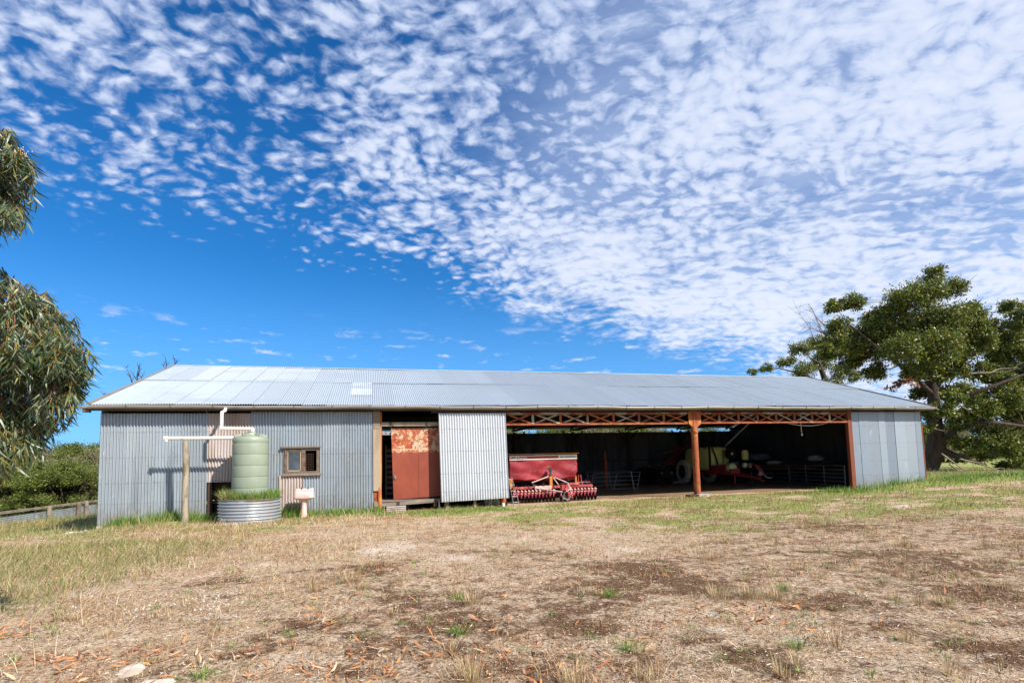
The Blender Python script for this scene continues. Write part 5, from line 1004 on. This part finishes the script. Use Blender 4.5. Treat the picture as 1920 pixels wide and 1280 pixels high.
# ---------------------------------------------------------------- sky
def world():
    w = bpy.data.worlds.new('World'); scene.world = w; w.use_nodes = True; n = N(w.node_tree); bg = n.n['Background']
    sky = n.new('ShaderNodeTexSky'); sky.sky_type = 'NISHITA'; sky.sun_disc = False; sky.sun_elevation = math.asin(SD.z); sky.sun_rotation = math.atan2(SD.x, SD.y); sky.ozone_density = 3.0; sky.dust_density = .4; sky.air_density = 1.0
    hs = n.new('ShaderNodeHueSaturation'); hs.inputs['Saturation'].default_value = 1.28; hs.inputs['Hue'].default_value = .492; n.l.new(sky.outputs[0], hs.inputs['Color'])
    tc = n.new('ShaderNodeTexCoord').outputs['Generated']; sx = n.new('ShaderNodeSeparateXYZ'); n.l.new(tc, sx.inputs[0])
    z = n.math('ADD', n.math('MAXIMUM', sx.outputs[2], .01), .012)
    u = n.math('DIVIDE', sx.outputs[0], z); v = n.math('DIVIDE', sx.outputs[1], z)
    cb = n.new('ShaderNodeCombineXYZ'); n.l.new(u, cb.inputs[0]); n.l.new(v, cb.inputs[1]); uv = cb.outputs[0]
    # cloud layer: coordinates on a curved sheet of cloud, warped a little
    zc = n.math('ADD', n.math('MAXIMUM', sx.outputs[2], .0), .28); cb2 = n.new('ShaderNodeCombineXYZ'); n.l.new(n.math('DIVIDE', sx.outputs[0], zc), cb2.inputs[0]); n.l.new(n.math('DIVIDE', sx.outputs[1], zc), cb2.inputs[1]); cv = cb2.outputs[0]
    wv = n.new('ShaderNodeVectorMath', operation='SCALE'); n.l.new(n.noise(5.0, cv, 4, .55, 0, 1), wv.inputs[0]); wv.inputs['Scale'].default_value = .11
    ad = n.new('ShaderNodeVectorMath', operation='ADD'); n.l.new(cv, ad.inputs[0]); n.l.new(wv.outputs[0], ad.inputs[1])
    uw = n.mp(ad.outputs[0], (1, 1.3, 1), (0, 0, R(38)))
    big = n.noise(2.1, n.mp(cv, o1, loc=(2.2, .7, 0)), 3, .55); mid = n.noise(9, uw, 3, .5); fine = n.noise(38, uw, 5, .55)
    vo = n.new('ShaderNodeTexVoronoi', feature='SMOOTH_F1'); vo.inputs['Scale'].default_value = 27; vo.inputs['Smoothness'].default_value = .35; n.l.new(uw, vo.inputs['Vector'])
    edge = n.math('SUBTRACT', n.math('ADD', n.math('MULTIPLY', u, .55), 2.86), v)
    edge = n.math('ADD', edge, n.math('MULTIPLY', n.math('SUBTRACT', n.noise(9, cv, 4, .6), .5), 1.3))
    cov = n.ramp(edge, -.15, 1.1)
    rgt = n.ramp(n.math('ADD', u, n.math('MULTIPLY', v, -.12)), -.55, .75)
    soft = n.math('SUBTRACT', 1, n.math('MULTIPLY', n.ramp(n.math('ADD', n.math('MULTIPLY', rgt, .8), n.math('MULTIPLY', n.math('SUBTRACT', n.noise(1.6, cv, 3, .5), .5), 1.6)), .25, .9), .5))
    streak = n.noise(16, n.mp(uw, (.45, 1.7, 1), (0, 0, R(18))), 6, .62)
    d = n.math('ADD', n.math('ADD', .42, n.math('MULTIPLY', n.math('MULTIPLY', n.math('SUBTRACT', fine, .5), .9), soft)), n.math('MULTIPLY', mid, .5))
    d = n.math('ADD', d, n.math('MULTIPLY', n.math('MULTIPLY', n.math('SUBTRACT', .45, vo.outputs['Distance']), .58), soft))
    d = n.math('ADD', d, n.math('MULTIPLY', n.math('SUBTRACT', streak, .5), n.math('MULTIPLY', n.math('SUBTRACT', 1.05, soft), 1.3)))
    d = n.math('ADD', d, n.math('MULTIPLY', n.math('SUBTRACT', big, .5), .9))
    d = n.math('ADD', d, n.math('MULTIPLY', rgt, .215)); d = n.math('ADD', d, n.math('MULTIPLY', n.math('SUBTRACT', cov, 1), .35))
    veil = n.math('MULTIPLY', n.math('MULTIPLY', n.ramp(rgt, .25, 1.0), n.ramp(edge, .3, 1.6)), n.math('ADD', .08, n.math('MULTIPLY', n.noise(4, n.mp(uw, (1, 2.5, 1)), 6, .65), .75)))
    dens = n.math('MULTIPLY', n.ramp(n.math('ADD', d, n.math('MULTIPLY', n.math('SUBTRACT', rgt, 1), .02)), .41, .95), n.ramp(edge, -.12, .3))
    dens = n.math('MAXIMUM', dens, veil)
    # low wisps near the horizon
    wn = n.noise(2.2, n.mp(uv, (1.2, 1.2, 1), loc=(3, 5, 0)), 6, .6); lowz = n.math('MULTIPLY', n.ramp(sx.outputs[2], .11, .145), n.math('SUBTRACT', 1, n.ramp(sx.outputs[2], .2, .27)))
    wisp = n.math('MULTIPLY', n.math('MULTIPLY', n.ramp(n.math('ADD', wn, n.math('MULTIPLY', n.math('SUBTRACT', n.noise(12, cv, 5, .6), .5), .5)), .56, .72), lowz), .75)
    dens = n.math('MAXIMUM', n.math('MULTIPLY', dens, .93), wisp)
    cc = n.mix(n.ramp(d, .6, 1.25), (4.3, 5.3, 7.6, 1), (6.7, 7.2, 8.4, 1))
    hz = n.math('SUBTRACT', 1, n.ramp(sx.outputs[2], .15, .7)); cc = n.mix(n.math('MULTIPLY', hz, .6), cc, (7.5, 7.9, 8.9, 1))
    sk = n.mix(1, hs.outputs[0], (.38, .86, 1.22, 1), 'MULTIPLY')
    sk = n.mix(n.math('MULTIPLY', n.math('SUBTRACT', 1, n.ramp(sx.outputs[2], .02, .36)), .6), sk, (1.9, 4.4, 9.4, 1))
    mxx = n.mix(dens, sk, cc); n.l.new(mxx, bg.inputs[0]); bg.inputs[1].default_value = .075
world()
scene.view_settings.view_transform = 'Standard'; scene.view_settings.look = 'None'; scene.view_settings.gamma = 1; scene.view_settings.exposure = .72
scene.cycles.max_bounces = 8; scene.cycles.transparent_max_bounces = 8
